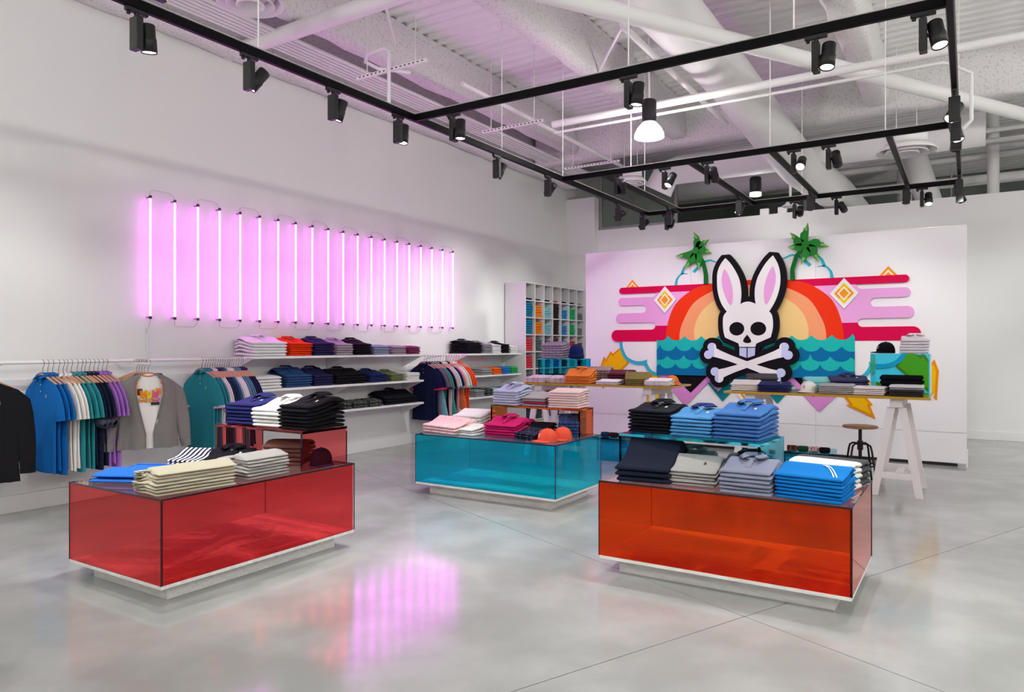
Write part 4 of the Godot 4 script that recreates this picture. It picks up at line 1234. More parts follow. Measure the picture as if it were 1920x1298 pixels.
# n folded garments, one on another; the front looks towards local +z
func stack(n_: String, p: Vector3, turn: float, w: float, d: float, t: float, n: int, m: Material, o: Dictionary) -> float:
	var kind: int = o.get("kind", 1)
	var bulge: float = o.get("bulge", 0.03)
	var fast: bool = o.get("fast", false)
	var ords := ["second", "third", "fourth", "fifth", "sixth", "seventh", "eighth"]
	stack_seed += 1
	var r := RandomNumberGenerator.new()
	r.seed = stack_seed * 31
	var shared: ArrayMesh = null
	var ytop := 0.0
	for i in n:
		var lev := (i + 1.0) / n
		var mesh: ArrayMesh
		var cw := w * r.randf_range(0.975, 1.01)
		var cd := d * r.randf_range(0.97, 1.01)
		if fast:
			if not mats.has("fm%s_%s_%s_%s" % [w, d, t, i % 2]): mats["fm%s_%s_%s_%s" % [w, d, t, i % 2]] = fold_mesh(w, d, t * 0.97, 3 + i % 2, 0.0, 0, true)
			mesh = mats["fm%s_%s_%s_%s" % [w, d, t, i % 2]]
		else: mesh = fold_mesh(cw, cd, t * 0.97, stack_seed * 10 + i, bulge * lev, kind)
		var word: String
		if n == 1: word = ""
		elif i == n - 1: word = "topmost "
		elif i == 0: word = "bottom "
		else: word = ords[n - 2 - i] + "-from-top "
		var label: String = "%s%s, %s" % [word, o.desc, o.where]
		var jx := r.randf_range(-0.006, 0.006); var jz := r.randf_range(-0.008, 0.008)
		var y := p.y + t * i + 0.0008
		var g := thing(n_, label, o.get("cat", "shirt"), Vector3(p.x, y, p.z) + Basis(Vector3.UP, turn) * Vector3(jx, 0, jz), turn + r.randf_range(-0.02, 0.02), o.get("group", "folded clothes"))
		var mm: Material = m
		if o.has("mix"): mm = o.mix[i % o.mix.size()]
		part("cloth", mesh, mm, g)
		if i == n - 1:
			ytop = y + t
			var hd := cd / 2
			var yt := func(x: float, z: float) -> float: return t * 0.97 + bulge * lev * hump(x, z, hd, kind) + 0.002
			if o.get("collar", false):
				if _collar == null:
					_collar = collar_mesh(0.06, 0.05, 0.035)
					_placket = box(Vector3(-0.015, 0, 0), Vector3(0.015, 0.003, 0.12), 0.001)
					_button = lathe([Vector2(0.001, 0.0025), Vector2(0.0045, 0.002), Vector2(0.005, 0), Vector2(0.001, -0.001)], 10)
				var cz := -hd * 0.5
				var cm: Material = o.get("collar_mat", mm)
				part("collar", _collar, cm, g, at(0, yt.call(0, cz) - 0.001, cz))
				var za := cz + 0.04
				var slope: float = (yt.call(0, za + 0.12) - yt.call(0, za)) / 0.12
				var pb := Basis(Vector3.RIGHT, -atan(slope))
				part("placket", _placket, mm, g, Transform3D(pb, Vector3(0, yt.call(0, za) - 0.0005, za)))
				for k in 2:
					var bz := za + 0.03 + 0.045 * k
					part("button", _button, cloth("ece8e2"), g, at(0, yt.call(0, bz) + 0.003, bz))
			if o.has("emblem"):
				var ex: float = cw * 0.22; var ez := hd * 0.12
				var sl: float = (yt.call(ex, ez + 0.02) - yt.call(ex, ez - 0.02)) / 0.04
				part("chest_emblem", emblem_mesh(), cloth(o.emblem), g, Transform3D(Basis(Vector3.RIGHT, -PI / 2 - atan(sl)), Vector3(ex, yt.call(ex, ez) + 0.001, ez)))
			if o.has("waist"):   # waistband, fly button and label of folded trousers
				var wz := -hd * 0.86
				part("waistband", box(Vector3(-cw * 0.47, 0, -0.016), Vector3(cw * 0.47, 0.005, 0.016), 0.002), mm, g, at(0, yt.call(0, wz) - 0.001, wz))
				part("button", _button if _button else lathe([Vector2(0.001, 0.0025), Vector2(0.006, 0.002), Vector2(0.006, 0), Vector2(0.001, -0.001)], 10), cloth(o.waist), g, at(cw * 0.2, yt.call(0, wz) + 0.006, wz))
			if o.has("stripe"):   # pair of sewn stripes across one corner
				for k in 2:
					var s := begin(true)
					var pts := []
					for q in 7:
						var f := q / 6.0
						var sx := lerpf(cw * 0.1, cw * 0.36, f) + 0.016 * k
						var sz := lerpf(-hd * 0.25, hd * 0.8, f * f)
						pts.append(Vector3(sx, yt.call(sx, sz) + 0.0005, sz))
					add_tube(s, pts, 0.004, 6, true, 0.5)
					part("stripe", done(s), cloth(o.stripe), g)
	return ytop

func cap(p: Vector3, turn: float, hex: String, label: String, emb := "") -> void:
	# a baseball cap; the brim points to local +z
	var t := thing("baseball_cap", label, "cap", p, turn, "baseball caps")
	var m := cloth(hex)
	var s := begin(true)
	var prof := []
	for i in 9:
		var a := PI / 2 * i / 8.0
		prof.append(Vector2(0.088 * pow(cos(a), 0.75) if i < 8 else 0.001, 0.012 + 0.108 * pow(sin(a), 0.9)))
	prof.push_front(Vector2(0.086, 0.0))
	add_lathe(s, prof, 24, 0.92, 1.08)
	part("crown", done(s), m, t)
	s = begin(true)
	var rows := []
	for i in 5:
		var row := []
		for k in 13:
			var a := lerpf(0.06 * PI, 0.94 * PI, k / 12.0)
			var reach := lerpf(0.0, 0.072, i / 4.0) * pow(sin(a), 0.7)
			var x := cos(a) * 0.081 * (1.0 + 0.03 * i)
			var z := sin(a) * 0.094 + reach
			row.append(Vector3(x, 0.012 - 0.5 * x * x * 4.0 * 0.6 - 0.004 * i * 0.5 + 0.009, z))
		rows.append(row)
	for i in 4:
		for k in 12:
			quad(s, rows[i][k + 1], rows[i][k], rows[i + 1][k], rows[i + 1][k + 1])
			var dn := Vector3(0, -0.003, 0)
			quad(s, rows[i][k] + dn, rows[i][k + 1] + dn, rows[i + 1][k + 1] + dn, rows[i + 1][k] + dn)
			if i == 3: quad(s, rows[4][k + 1], rows[4][k], rows[4][k] + dn, rows[4][k + 1] + dn)
	part("brim", done(s), m, t)
	part("top_button", lathe([Vector2(0.001, 0.128), Vector2(0.007, 0.125), Vector2(0.009, 0.118), Vector2(0.001, 0.115)], 10), m, t)
	for k in 6:
		var a := TAU * k / 6 + PI / 6
		var pts := []
		for j in 7:
			var b := PI / 2 * j / 6.0
			var rr: float = 0.0895 * pow(cos(b), 0.75) if j < 6 else 0.002
			pts.append(Vector3(cos(a) * rr * 0.92, 0.012 + 0.1085 * pow(sin(b), 0.9), sin(a) * rr * 1.08))
		part("seam", tube(pts, 0.0014, 5), m, t)
	if emb: part("front_emblem", emblem_mesh(), cloth(emb), t, Transform3D(Basis(Vector3.RIGHT, -0.42).scaled(Vector3.ONE * 1.25), Vector3(0, 0.064, 0.086)))

func beanie(p: Vector3, hex: String, label: String) -> void:
	var t := thing("beanie", label, "hat", p)
	part("crown", lathe([Vector2(0.1, 0.05), Vector2(0.104, 0.09), Vector2(0.095, 0.14), Vector2(0.07, 0.178), Vector2(0.035, 0.2), Vector2(0.001, 0.207)], 22), cloth(hex), t)
	part("cuff", lathe([Vector2(0.096, 0.0), Vector2(0.108, 0.004), Vector2(0.112, 0.03), Vector2(0.109, 0.058), Vector2(0.1, 0.062)], 22), cloth(hex), t)

func rolled(p: Vector3, turn: float, m: Material, label: String, r := 0.032, L := 0.11) -> void:
	var t := thing("rolled_sock", label, "socks", p, turn, "rolled socks on the low boxes")
	var s := begin(true)
	add_tube(s, [Vector3(-L / 2, r, 0), Vector3(-L / 2 + 0.008, r, 0), Vector3(0, r, 0), Vector3(L / 2 - 0.008, r, 0), Vector3(L / 2, r, 0)], [r * 0.8, r, r * 1.02, r, r * 0.8], 14)
	part("roll", done(s), m, t)
	var sp := []
	for i in 22: sp.append(Vector3(L / 2 + 0.001, r + sin(i * 0.6) * r * (0.1 + 0.034 * i), cos(i * 0.6) * r * (0.1 + 0.034 * i)))
	part("rolled_edge", tube(sp, 0.0025, 5), m, t)
	part("cuff_band", tube([Vector3(-L / 2 + 0.02, r, 0), Vector3(-L / 2 + 0.035, r, 0)], r * 1.03, 14, false), m, t)

# ------------------------------------------------------------------ hanging clothes
# origin on the rail, front towards +z, width along x
func body_rings(seed_: int, length: float, hw: float, thick: float, gap := 0.0) -> Array:
	var ys := [-0.115, -0.125, -0.15, -0.185, -0.24, -0.34, -0.45, -0.58, -0.7, -0.115 - length]
	var ws := [0.28, 0.38, 0.6, 0.82, 0.96, 1.0, 0.99, 0.98, 1.0, 1.04]
	var ts := [0.5, 0.6, 0.7, 0.85, 1.0, 1.05, 1.05, 1.1, 1.15, 1.2]
	if length > 0.75: ys = [-0.115, -0.125, -0.15, -0.185, -0.24, -0.36, -0.5, -0.66, -0.82, -0.115 - length]
	if length < 0.6: ys = [-0.115, -0.13, -0.155, -0.19, -0.24, -0.3, -0.38, -0.46, -0.52, -0.115 - length]
	var rings := []
	for j in ys.size():
		var ring := []
		var n := 28
		var g: float = gap * clampf(1.0 - 1.25 * (-ys[j] - 0.2) / length, 0.16, 1.0)
		for k in n + (1 if gap > 0 else 0):
			var a: float = TAU * k / n - PI / 2 if gap <= 0 else lerpf(-PI * 1.5 + g, PI / 2 - g, float(k) / n)
			var cx := signf(cos(a)) * pow(absf(cos(a)), 0.7)
			var sz := signf(sin(a)) * pow(absf(sin(a)), 0.8)
			var x: float = cx * hw * ws[j]
			var drop := smoothstep(0.2, 0.8, -ys[j])
			var fold := drop * thick * (0.55 * sin(cx * 7.0 + seed_ * 1.9) + 0.35 * sin(cx * 13.0 + seed_ * 3.3 + ys[j] * 4.0))
			var z: float = sz * thick * ts[j] + fold
			var y: float = ys[j] + (0.008 * fn.get_noise_2d(x * 9.0, seed_ * 5.0) if j > 7 else 0.0)
			ring.append(Vector3(x, y, z))
		rings.append(ring)
	return rings

func skin(s: SurfaceTool, rings: Array, closed := true) -> void:
	s.set_smooth_group(0)
	for j in rings.size() - 1:
		var n: int = rings[j].size()
		for k in (n if closed else n - 1):
			var m := (k + 1) % n
			quad(s, rings[j][k], rings[j][m], rings[j + 1][m], rings[j + 1][k])

func add_sleeve(s: SurfaceTool, sg: int, hw: float, thick: float, reach: float, drop: float, long_: bool, seed_: int) -> Array:
	# returns the last ring
	var k0 := hw / 0.225
	var path := [Vector3(sg * 0.1 * k0, -0.2, 0), Vector3(sg * 0.172 * k0, -0.247, 0), Vector3(sg * 0.228 * k0, -0.315, 0.002)]
	var wide := [0.045, 0.068, 0.082]
	var b := Vector3(sg * (hw + reach), -0.19 - drop, 0.005)
	var n := 4 if not long_ else 7
	for i in n:
		var f := (i + 1.0) / n
		var q: Vector3 = path[2].lerp(b, f)
		q.x += sg * 0.015 * sin(f * PI)
		path.append(q)
		wide.append(lerpf(0.085, 0.092 if not long_ else 0.052, f))
	var rings := []
	for i in path.size():
		var f := float(i) / (path.size() - 1)
		var d: Vector3 = (path[mini(i + 1, path.size() - 1)] - path[maxi(i - 1, 0)]).normalized()
		var side := Vector3(d.y, -d.x, 0)
		var ring := []
		for k in 14:
			var t := TAU * k / 14
			var wob := 0.006 * sin(k * 2.0 + i * 1.3 + seed_) * f
			ring.append(path[i] + side * cos(t) * wide[i] + Vector3(0, 0, sin(t) * (thick * lerpf(0.55, 0.9, f) + wob)))
		ring.reverse()
		rings.append(ring)
	skin(s, rings)
	return rings

var shirt_cache := {}
func shirt_mesh(v: int, long_ := false) -> Array:
	var key := "%d%s" % [v, long_]
	if shirt_cache.has(key): return shirt_cache[key]
	var hw := 0.225
	var thick := 0.014
	var s := begin(true)
	skin(s, body_rings(v, [0.86, 0.84, 0.88, 0.85][v % 4], hw, thick))
	var cuffs := []
	for sg in [-1, 1]:
		var cuff := begin(true)
		var r := add_sleeve(s, sg, hw, thick, 0.07 if not long_ else 0.06, 0.32 if not long_ else 0.7, long_, v)
		var last: Array = r[-1]
		var prev: Array = r[-2]
		var band := []
		for q in [0.0, 1.0]:
			var ring := []
			for k in 14:
				var c: Vector3 = prev[k].lerp(last[k], 0.5 + 0.52 * q)
				var mid := Vector3.ZERO
				for kk in 14: mid += (prev[kk].lerp(last[kk], 0.5 + 0.52 * q)) / 14.0
				ring.append(mid + (c - mid) * 1.04)
			band.append(ring)
		skin(cuff, band)
		cuffs.append(done(cuff))
	shirt_cache[key] = [done(s), cuffs]
	return shirt_cache[key]

var _hook: ArrayMesh
var _bar: ArrayMesh
func hanger(p: Vector3, turn: float, label: String, wood := true) -> void:
	if _hook == null:
		var pts := [Vector3(0, -0.105, 0), Vector3(0, -0.07, 0), Vector3(0.006, -0.045, 0), Vector3(0.02, -0.03, 0), Vector3(0.0245, -0.008, 0), Vector3(0.018, 0.012, 0), Vector3(0.0, 0.02, 0), Vector3(-0.018, 0.012, 0), Vector3(-0.022, -0.004, 0)]
		_hook = tube(pts, 0.0022, 6)
		var s := begin(true)
		var b := []
		var r := []
		for i in 13:
			var x := lerpf(-0.205, 0.205, i / 12.0)
			b.append(Vector3(x, -0.108 - 0.085 * pow(absf(x) / 0.205, 1.35) , 0.006 - 0.02 * pow(absf(x) / 0.205, 2)))
			r.append(0.019 - 0.006 * absf(x) / 0.205)
		add_tube(s, b, r, 8, true, 0.45)
		_bar = done(s)
	var t := thing("clothes_hanger", label, "hanger", p, turn, "clothes hangers on the rails")
	part("hook", _hook, mat("hanger steel", hexc("6d6a70"), 0.3, 0.8), t)
	part("bar", _bar, mat("hanger wood", hexc("b98d68"), 0.5) if wood else mat("pink hanger wood", hexc("c9998a"), 0.5), t)

var _hcollar: ArrayMesh
func hang_polo(p: Vector3, turn: float, m: Material, v: int, label: String, o := {}) -> void:
	var g := thing(o.get("name", "hanging_polo"), label, o.get("cat", "polo"), p, turn, o.get("group", "polos hanging on the rails"))
	var sm := shirt_mesh(v, o.get("long", false))
	part("body", sm[0], m, g)
	for c in sm[1]: part("sleeve_trim", c, o.get("trim", m), g)
	if o.get("collar", true):
		if _hcollar == null: _hcollar = collar_mesh(0.062, 0.03, 0.03)
		part("collar", _hcollar, o.get("collar_mat", m), g, Transform3D(Basis(Vector3.RIGHT, 0.5), Vector3(0, -0.128, 0.006)))
		if o.get("front", false):
			part("placket", box(Vector3(-0.016, -0.3, 0.0), Vector3(0.016, -0.15, 0.019), 0.001), m, g)
			for k in 2: part("button", lathe([Vector2(0.001, 0.003), Vector2(0.005, 0.002), Vector2(0.005, 0), Vector2(0.001, -0.001)], 10), cloth("ece8e2"), g, Transform3D(Basis(Vector3.RIGHT, PI / 2), Vector3(0, -0.2 - 0.06 * k, 0.019)))
	if o.has("emblem"): part("chest_emblem", emblem_mesh(), cloth(o.emblem), g, Transform3D(Basis(), Vector3(0.09, -0.3, 0.0175)))
	if o.has("rolled_cuff"):
		for sg in ([1] if o.get("one", true) else [-1, 1]):
			var ring := []
			for k in 17: ring.append(Vector3(sg * 0.285 + cos(TAU * k / 16) * 0.05, -0.56 + sin(TAU * k / 16) * 0.018, sin(TAU * k / 16) * 0.02))
			part("rolled_cuff", tube(ring, 0.034, 10, false), o.rolled_cuff, g)

func build_hanging() -> void:
	var zA := [-3.17, -3.21, -3.25, -3.3, -3.34, -3.37, -3.41, -3.46, -3.5, -3.53, -3.57, -3.61, -3.65, -3.69, -3.73]
	var dots := printed("navy dots", "161c33", ["5f7f9a", "34506b"], 90, 1, 8.0)
	var fuzz := printed("speckled cuff", "3a3f4f", ["8d93a3", "6d7386", "2a2f40"], 300, 1, 12.0)
	var A := [["1061ac", "blue polo"], ["e6e2dd", "white polo"], ["2f8a94", "teal polo"], ["", "navy dotted shirt"], ["a06cc0", "lilac polo"]]
	var nth := ["front", "middle", "rear"]
	for i in 15:
		var k := i / 3
		var m: Material = cloth(A[k][0]) if A[k][0] else dots
		var o := {"front": i == 0}
		if i == 0: o["emblem"] = "e8b9b0"
		if k == 3: o = {"rolled_cuff": fuzz, "cat": "shirt", "name": "hanging_shirt"}
		var turn := rng.randf_range(-0.012, 0.012) + 0.02
		var p := Vector3(-6.95, 1.357, zA[i])
		hang_polo(p, turn, m, i % 4, "%s %s of three on the long rail's left group" % [nth[i % 3], A[k][1]], o)
		hanger(p, turn, "wooden hanger of the %s %s, left group" % [nth[i % 3], A[k][1]])
	var zB := [-4.75, -4.8, -4.84, -4.88, -4.92, -4.96, -5.0, -5.04, -5.09, -5.13, -5.18, -5.22]
	var Bc := [["2b8996", "teal"], ["2b8996", "teal"], ["3f7f9c", "teal blue"], ["e8dcdc", "white"], ["e8dcdc", "white"], ["2a3157", "navy"], ["2a3157", "navy"], ["31456f", "dusk blue"], ["3f7596", "steel blue"], ["e9d3e0", "pale pink"], ["ece8ea", "white"], ["e8dfe4", "off-white"], ["6a7fae", "slate blue"], ["4c8a94", "sea blue"], ["6c86a0", "blue grey"], ["2a2450", "indigo"], ["2a2450", "indigo"], ["2c2a58", "indigo"]]
	var words := ["first", "second", "third", "fourth", "fifth", "sixth", "seventh", "eighth", "ninth", "tenth", "eleventh", "twelfth", "thirteenth", "fourteenth", "fifteenth", "sixteenth", "seventeenth", "eighteenth"]
	for i in 18:
		var zz := -4.75 - i * 0.0295 if i > 0 else -4.74
		var p := Vector3(-6.95, 1.357, zz)
		var turn := rng.randf_range(-0.01, 0.01) + 0.02
		var o := {"front": i == 0, "trim": cloth("cdb7cc") if i == 0 or i == 2 else cloth(Bc[i][0])}
		if i == 0: o["emblem"] = "d98f9c"
		hang_polo(p, turn, cloth(Bc[i][0]), i % 4, "%s polo, %s from the left in group beside the long shelves" % [Bc[i][1], words[i]], o)
		hanger(p, turn, "wooden hanger of the %s polo beside the long shelves" % words[i])
	var Cc := [["151a3d", "navy"], ["151a3d", "navy"], ["6f6a78", "mauve grey"], ["6f6a78", "mauve grey"], ["3f8f96", "teal"], ["131216", "black"], ["e7b9c6", "pink"], ["bcd3d8", "pale blue"], ["231d44", "dark indigo"], ["e09aa2", "rose"], ["efe2e4", "white"], ["bcd8c6", "mint"], ["ea4a1c", "orange"], ["ea4a1c", "orange"]]
	for i in 14:
		var p := Vector3(-6.95, 1.357, -8.47 - i * 0.066)
		var turn := rng.randf_range(-0.015, 0.015)
		var o := {"trim": cloth(["d8265c", "d8265c", "26262c", "26262c", "5d7f8e", "26262c", "8a93a8", "4f7794", "8a93b8", "e09aa2", "9fb8a4", "9fb8a4", "8a7a9a", "8a7a9a"][i]), "front": i == 0}
		hang_polo(p, turn, cloth(Cc[i][0]), i % 4, "%s polo, %s from the left on the short rail" % [Cc[i][1], words[i]], o)
		hanger(p, turn, "hanger of the %s polo on the short rail" % words[i], false)
	# shorts hung among the short rail polos
	for q in [[-8.64, printed("denim wash", "6fa3b8", ["8fc0d0", "5a8fa8", "a7d0da"], 160, 3, 7.0), "washed light blue shorts hanging on the short rail", 0.5], [-8.88, printed("green wash", "3f8f86", ["57a79a", "2f7a74"], 120, 3, 7.0), "sea green shorts hanging on the short rail", 0.55], [-9.12, cloth("cf6a45"), "salmon shorts hanging on the short rail", 0.42]]:
		var t := thing("hanging_shorts", q[2], "shorts", Vector3(-6.93, 1.357 - q[3] + 0.02, q[0]), 0.05, "shorts on the short rail")
		var s := begin(true)
		var rings := []
		for j in 4:
			var ring := []
			for k in 20:
				var a := TAU * k / 20
				ring.append(Vector3(cos(a) * (0.19 + 0.02 * j), -0.07 * j, sin(a) * 0.024))
			rings.append(ring)
		rings.reverse(); rings.reverse()
		skin(s, rings)
		part("seat", done(s), q[1], t)
		for sg in [-1, 1]:
			s = begin(true)
			rings = []
			for j in 4:
				var ring := []
				for k in 16:
					var a := TAU * k / 16
					ring.append(Vector3(sg * (0.125 + 0.012 * j) + cos(a) * (0.122 + 0.008 * j), -0.2 - 0.08 * j, sin(a) * 0.022))
				rings.append(ring)
			skin(s, rings)
			part("leg", done(s), q[1], t)
		part("waistband", tube([Vector3(-0.19, 0, 0), Vector3(0.19, 0, 0)], 0.024, 8), q[1], t)
	# grey zip hoodie over a white tee, facing the room
	var hz := -3.98
	var hp := Vector3(-6.68, 1.352, hz)
	var ht := PI / 2 - 0.28
	var grey := printed("grey marl", "7d7876", ["88837f", "726d6b", "908b88"], 500, 1, 9.0)
	var tee := thing("hanging_tee", "white printed tee on a hanger inside the grey hoodie", "tee", hp, ht)
	var s := begin(true)
	skin(s, body_rings(2, 0.72, 0.2, 0.028))
	part("body", done(s), cloth("ece9e6"), tee)
	part("neck_band", tube([Vector3(-0.075, -0.125, 0.004), Vector3(-0.04, -0.138, 0.024), Vector3(0, -0.143, 0.028), Vector3(0.04, -0.138, 0.024), Vector3(0.075, -0.125, 0.004)], 0.005, 6), cloth("e5662a"), tee)
	var inks := ["e88b1c", "f0c02c", "e0568c"]
	for k in 3: part("print", emblem_mesh(), cloth(inks[k]), tee, Transform3D(Basis().scaled(Vector3(4.2, 4.2, 1.5)), Vector3(-0.055 + k * 0.055, -0.33, 0.044)))
	part("print_block", box(Vector3(-0.1, -0.32, 0.0), Vector3(-0.06, -0.26, 0.0405)), cloth("6b3a2a"), tee)
	part("print_block", box(Vector3(0.06, -0.32, 0.0), Vector3(0.1, -0.26, 0.0405)), cloth("e8a03c"), tee)
	part("print_block", box(Vector3(0.02, -0.42, 0.0), Vector3(0.09, -0.395, 0.0415)), cloth("3a3338"), tee)
	hanger(hp, ht, "wooden hanger carrying the grey hoodie and white tee")
	for k in 4: hanger(hp + Vector3(-0.06 - 0.045 * k, 0, 0.0), ht, "%s empty-looking wooden hanger queued behind the grey hoodie" % words[k])
	var hd := thing("hanging_hoodie", "open grey zip hoodie hanging over a white tee", "hoodie", hp, ht)
	s = begin(true)
	var hr := body_rings(5, 0.72, 0.27, 0.055, 0.4)
	skin(s, hr, false)
	for sg in [-1, 1]: add_sleeve(s, sg, 0.25, 0.045, 0.09, 0.6, true, 3)
	part("body", done(s), grey, hd)
	for sg in [-1, 1]:
		part("cuff", tube([Vector3(sg * 0.335, -0.76, 0.005), Vector3(sg * 0.342, -0.8, 0.006), Vector3(sg * 0.348, -0.84, 0.008)], [0.054, 0.05, 0.046], 12), grey, hd)
		var ed := []
		for ring in hr.slice(2): ed.append(ring[0 if sg < 0 else -1] + Vector3(0, 0, 0.002))
		part("drawstring", tube([Vector3(sg * 0.1, -0.17, 0.052), Vector3(sg * 0.115, -0.25, 0.062), Vector3(sg * 0.115, -0.33, 0.064)], 0.0035, 6), cloth("e8772f"), hd)
		part("zip_edge", tube(ed, 0.006, 6), grey, hd)
	s = begin(true)
	var hood := []
	for j in 5:
		var ring := []
		for k in 15:
			var a := lerpf(0.08 * PI, 0.92 * PI, k / 14.0)
			ring.append(Vector3(cos(a) * (0.12 + 0.02 * j), -0.115 - 0.022 * j, -sin(a) * (0.05 + 0.016 * j) + 0.03))
		hood.append(ring)
	skin(s, hood, false)
	part("hood", done(s), grey, hd)
	# black jacket cut by the left edge, with a pale garment below it
	hang_polo(Vector3(-6.68, 1.34, -2.62), PI / 2 - 0.35, cloth("17161a"), 1, "black long-sleeved jacket cut by the left edge", {"long": true, "emblem": "d5d8d6", "name": "hanging_jacket", "cat": "jacket", "group": "", "collar": false})
	hanger(Vector3(-6.68, 1.34, -2.62), PI / 2 - 0.35, "wooden hanger of the black jacket at the left edge")

# ------------------------------------------------------------------ stacks on the wall shelves
func shelf_row(y: float, rows: Array, where: String) -> void:
	for q in rows:   # z from, z to, n, layer, material, words, kind, options
		var w: float = absf(q[1] - q[0]) - 0.03
		var o := {"desc": q[5], "where": where, "kind": q[6], "bulge": q[7], "collar": q[6] == 1, "group": "folded clothes on the wall shelves", "cat": "shirt"}
		stack("folded_garment", Vector3(-7.05 if w > 0.3 else -7.04, y, (q[0] + q[1]) / 2), PI / 2, w, 0.36, q[3], q[2], q[4], o)

func build_shelf_stacks() -> void:
	var y := 1.38
	var fl := printed("dark floral", "15161b", ["d7dad8", "3c7f86", "8f9aa2", "c9b24a", "1f2d3a"], 120, 4, 8.0)
	var flw := printed("pale floral", "c9cfd2", ["3e7f9a", "22303c", "e8eaea", "6fa8b8"], 110, 4, 8.0)
	shelf_row(y, [
		[-5.33, -5.84, 5, 0.034, cloth("e4e2e4"), "white polo", 1, 0.05], [-5.86, -6.23, 6, 0.026, cloth("e2380f"), "orange red polo", 1, 0.05], [-6.25, -6.6, 5, 0.032, cloth("2b2350"), "dark violet polo", 1, 0.05],
		[-6.62, -6.92, 5, 0.03, cloth("a59aa6"), "pale grey polo", 1, 0.045], [-6.94, -7.27, 5, 0.03, cloth("1c1320"), "black polo", 1, 0.05], [-7.29, -7.63, 4, 0.03, cloth("7d86a0"), "grey blue shirt", 3, 0.03],
		[-7.66, -7.98, 4, 0.028, cloth("8f8490"), "mauve grey shirt", 3, 0.03], [-8.0, -8.3, 4, 0.026, cloth("7a2f55"), "burgundy shirt", 3, 0.035]], "stack on the top long shelf")
	shelf_row(1.0, [
		[-5.33, -5.76, 4, 0.035, cloth("dfdcdb"), "white shirt", 3, 0.03], [-5.8, -6.22, 5, 0.03, cloth("2c4a78"), "denim blue polo", 1, 0.07], [-6.24, -6.58, 4, 0.034, cloth("23224a"), "navy polo", 1, 0.07],
		[-6.6, -7.18, 4, 0.035, cloth("16131a"), "wide black jacket", 1, 0.05], [-7.22, -7.6, 4, 0.028, cloth("1d2a5c"), "royal navy shirt", 1, 0.04], [-7.64, -7.94, 5, 0.02, cloth("6f7650"), "olive shirt", 1, 0.03], [-7.97, -8.29, 5, 0.022, cloth("e6e4e0"), "cream white shirt", 0, 0.0]], "stack on the middle long shelf")
	shelf_row(0.67, [
		[-6.6, -6.9, 2, 0.04, fl, "dark floral shorts", 3, 0.04], [-6.93, -7.2, 2, 0.04, fl, "black floral shorts", 3, 0.04], [-7.22, -7.48, 2, 0.042, fl, "splashed floral shorts", 3, 0.04], [-7.55, -8.28, 3, 0.035, cloth("14161f"), "wide dark jeans", 1, 0.07]], "stack on the bottom long shelf")
	shelf_row(1.375, [
		[-9.45, -9.92, 7, 0.026, cloth("16141a"), "black shirt", 1, 0.03], [-9.95, -10.19, 6, 0.026, cloth("8b8a90"), "grey shirt", 1, 0.03], [-10.21, -10.49, 6, 0.024, cloth("e6e6e6"), "white shirt", 1, 0.03], [-10.51, -10.75, 6, 0.026, cloth("18171b"), "soft black shirt", 1, 0.03], [-10.77, -11.02, 5, 0.024, cloth("dcdedc"), "pale white shirt", 3, 0.02]], "stack on the short top shelf")
	shelf_row(1.01, [
		[-9.9, -10.2, 3, 0.035, cloth("8a8c8a"), "grey jersey", 3, 0.03], [-10.22, -10.5, 3, 0.036, cloth("e8611d"), "orange jersey", 3, 0.03], [-10.52, -10.78, 3, 0.037, cloth("2272bd"), "blue jersey", 3, 0.03], [-10.8, -11.05, 3, 0.036, cloth("1f9a4e"), "green jersey", 3, 0.03]], "stack on the short middle shelf")
	shelf_row(0.655, [
		[-9.7, -9.98, 3, 0.035, printed("grey print", "7f8583", ["c8cdcb", "4a4f50"], 120, 3, 8.0), "grey printed shorts", 3, 0.02], [-10.0, -10.24, 3, 0.04, fl, "dark printed shorts", 3, 0.02], [-10.26, -10.55, 3, 0.036, flw, "pale floral shorts", 3, 0.02], [-10.57, -10.85, 3, 0.036, cloth("2a6fa8"), "blue shorts", 3, 0.02]], "stack on the short bottom shelf")

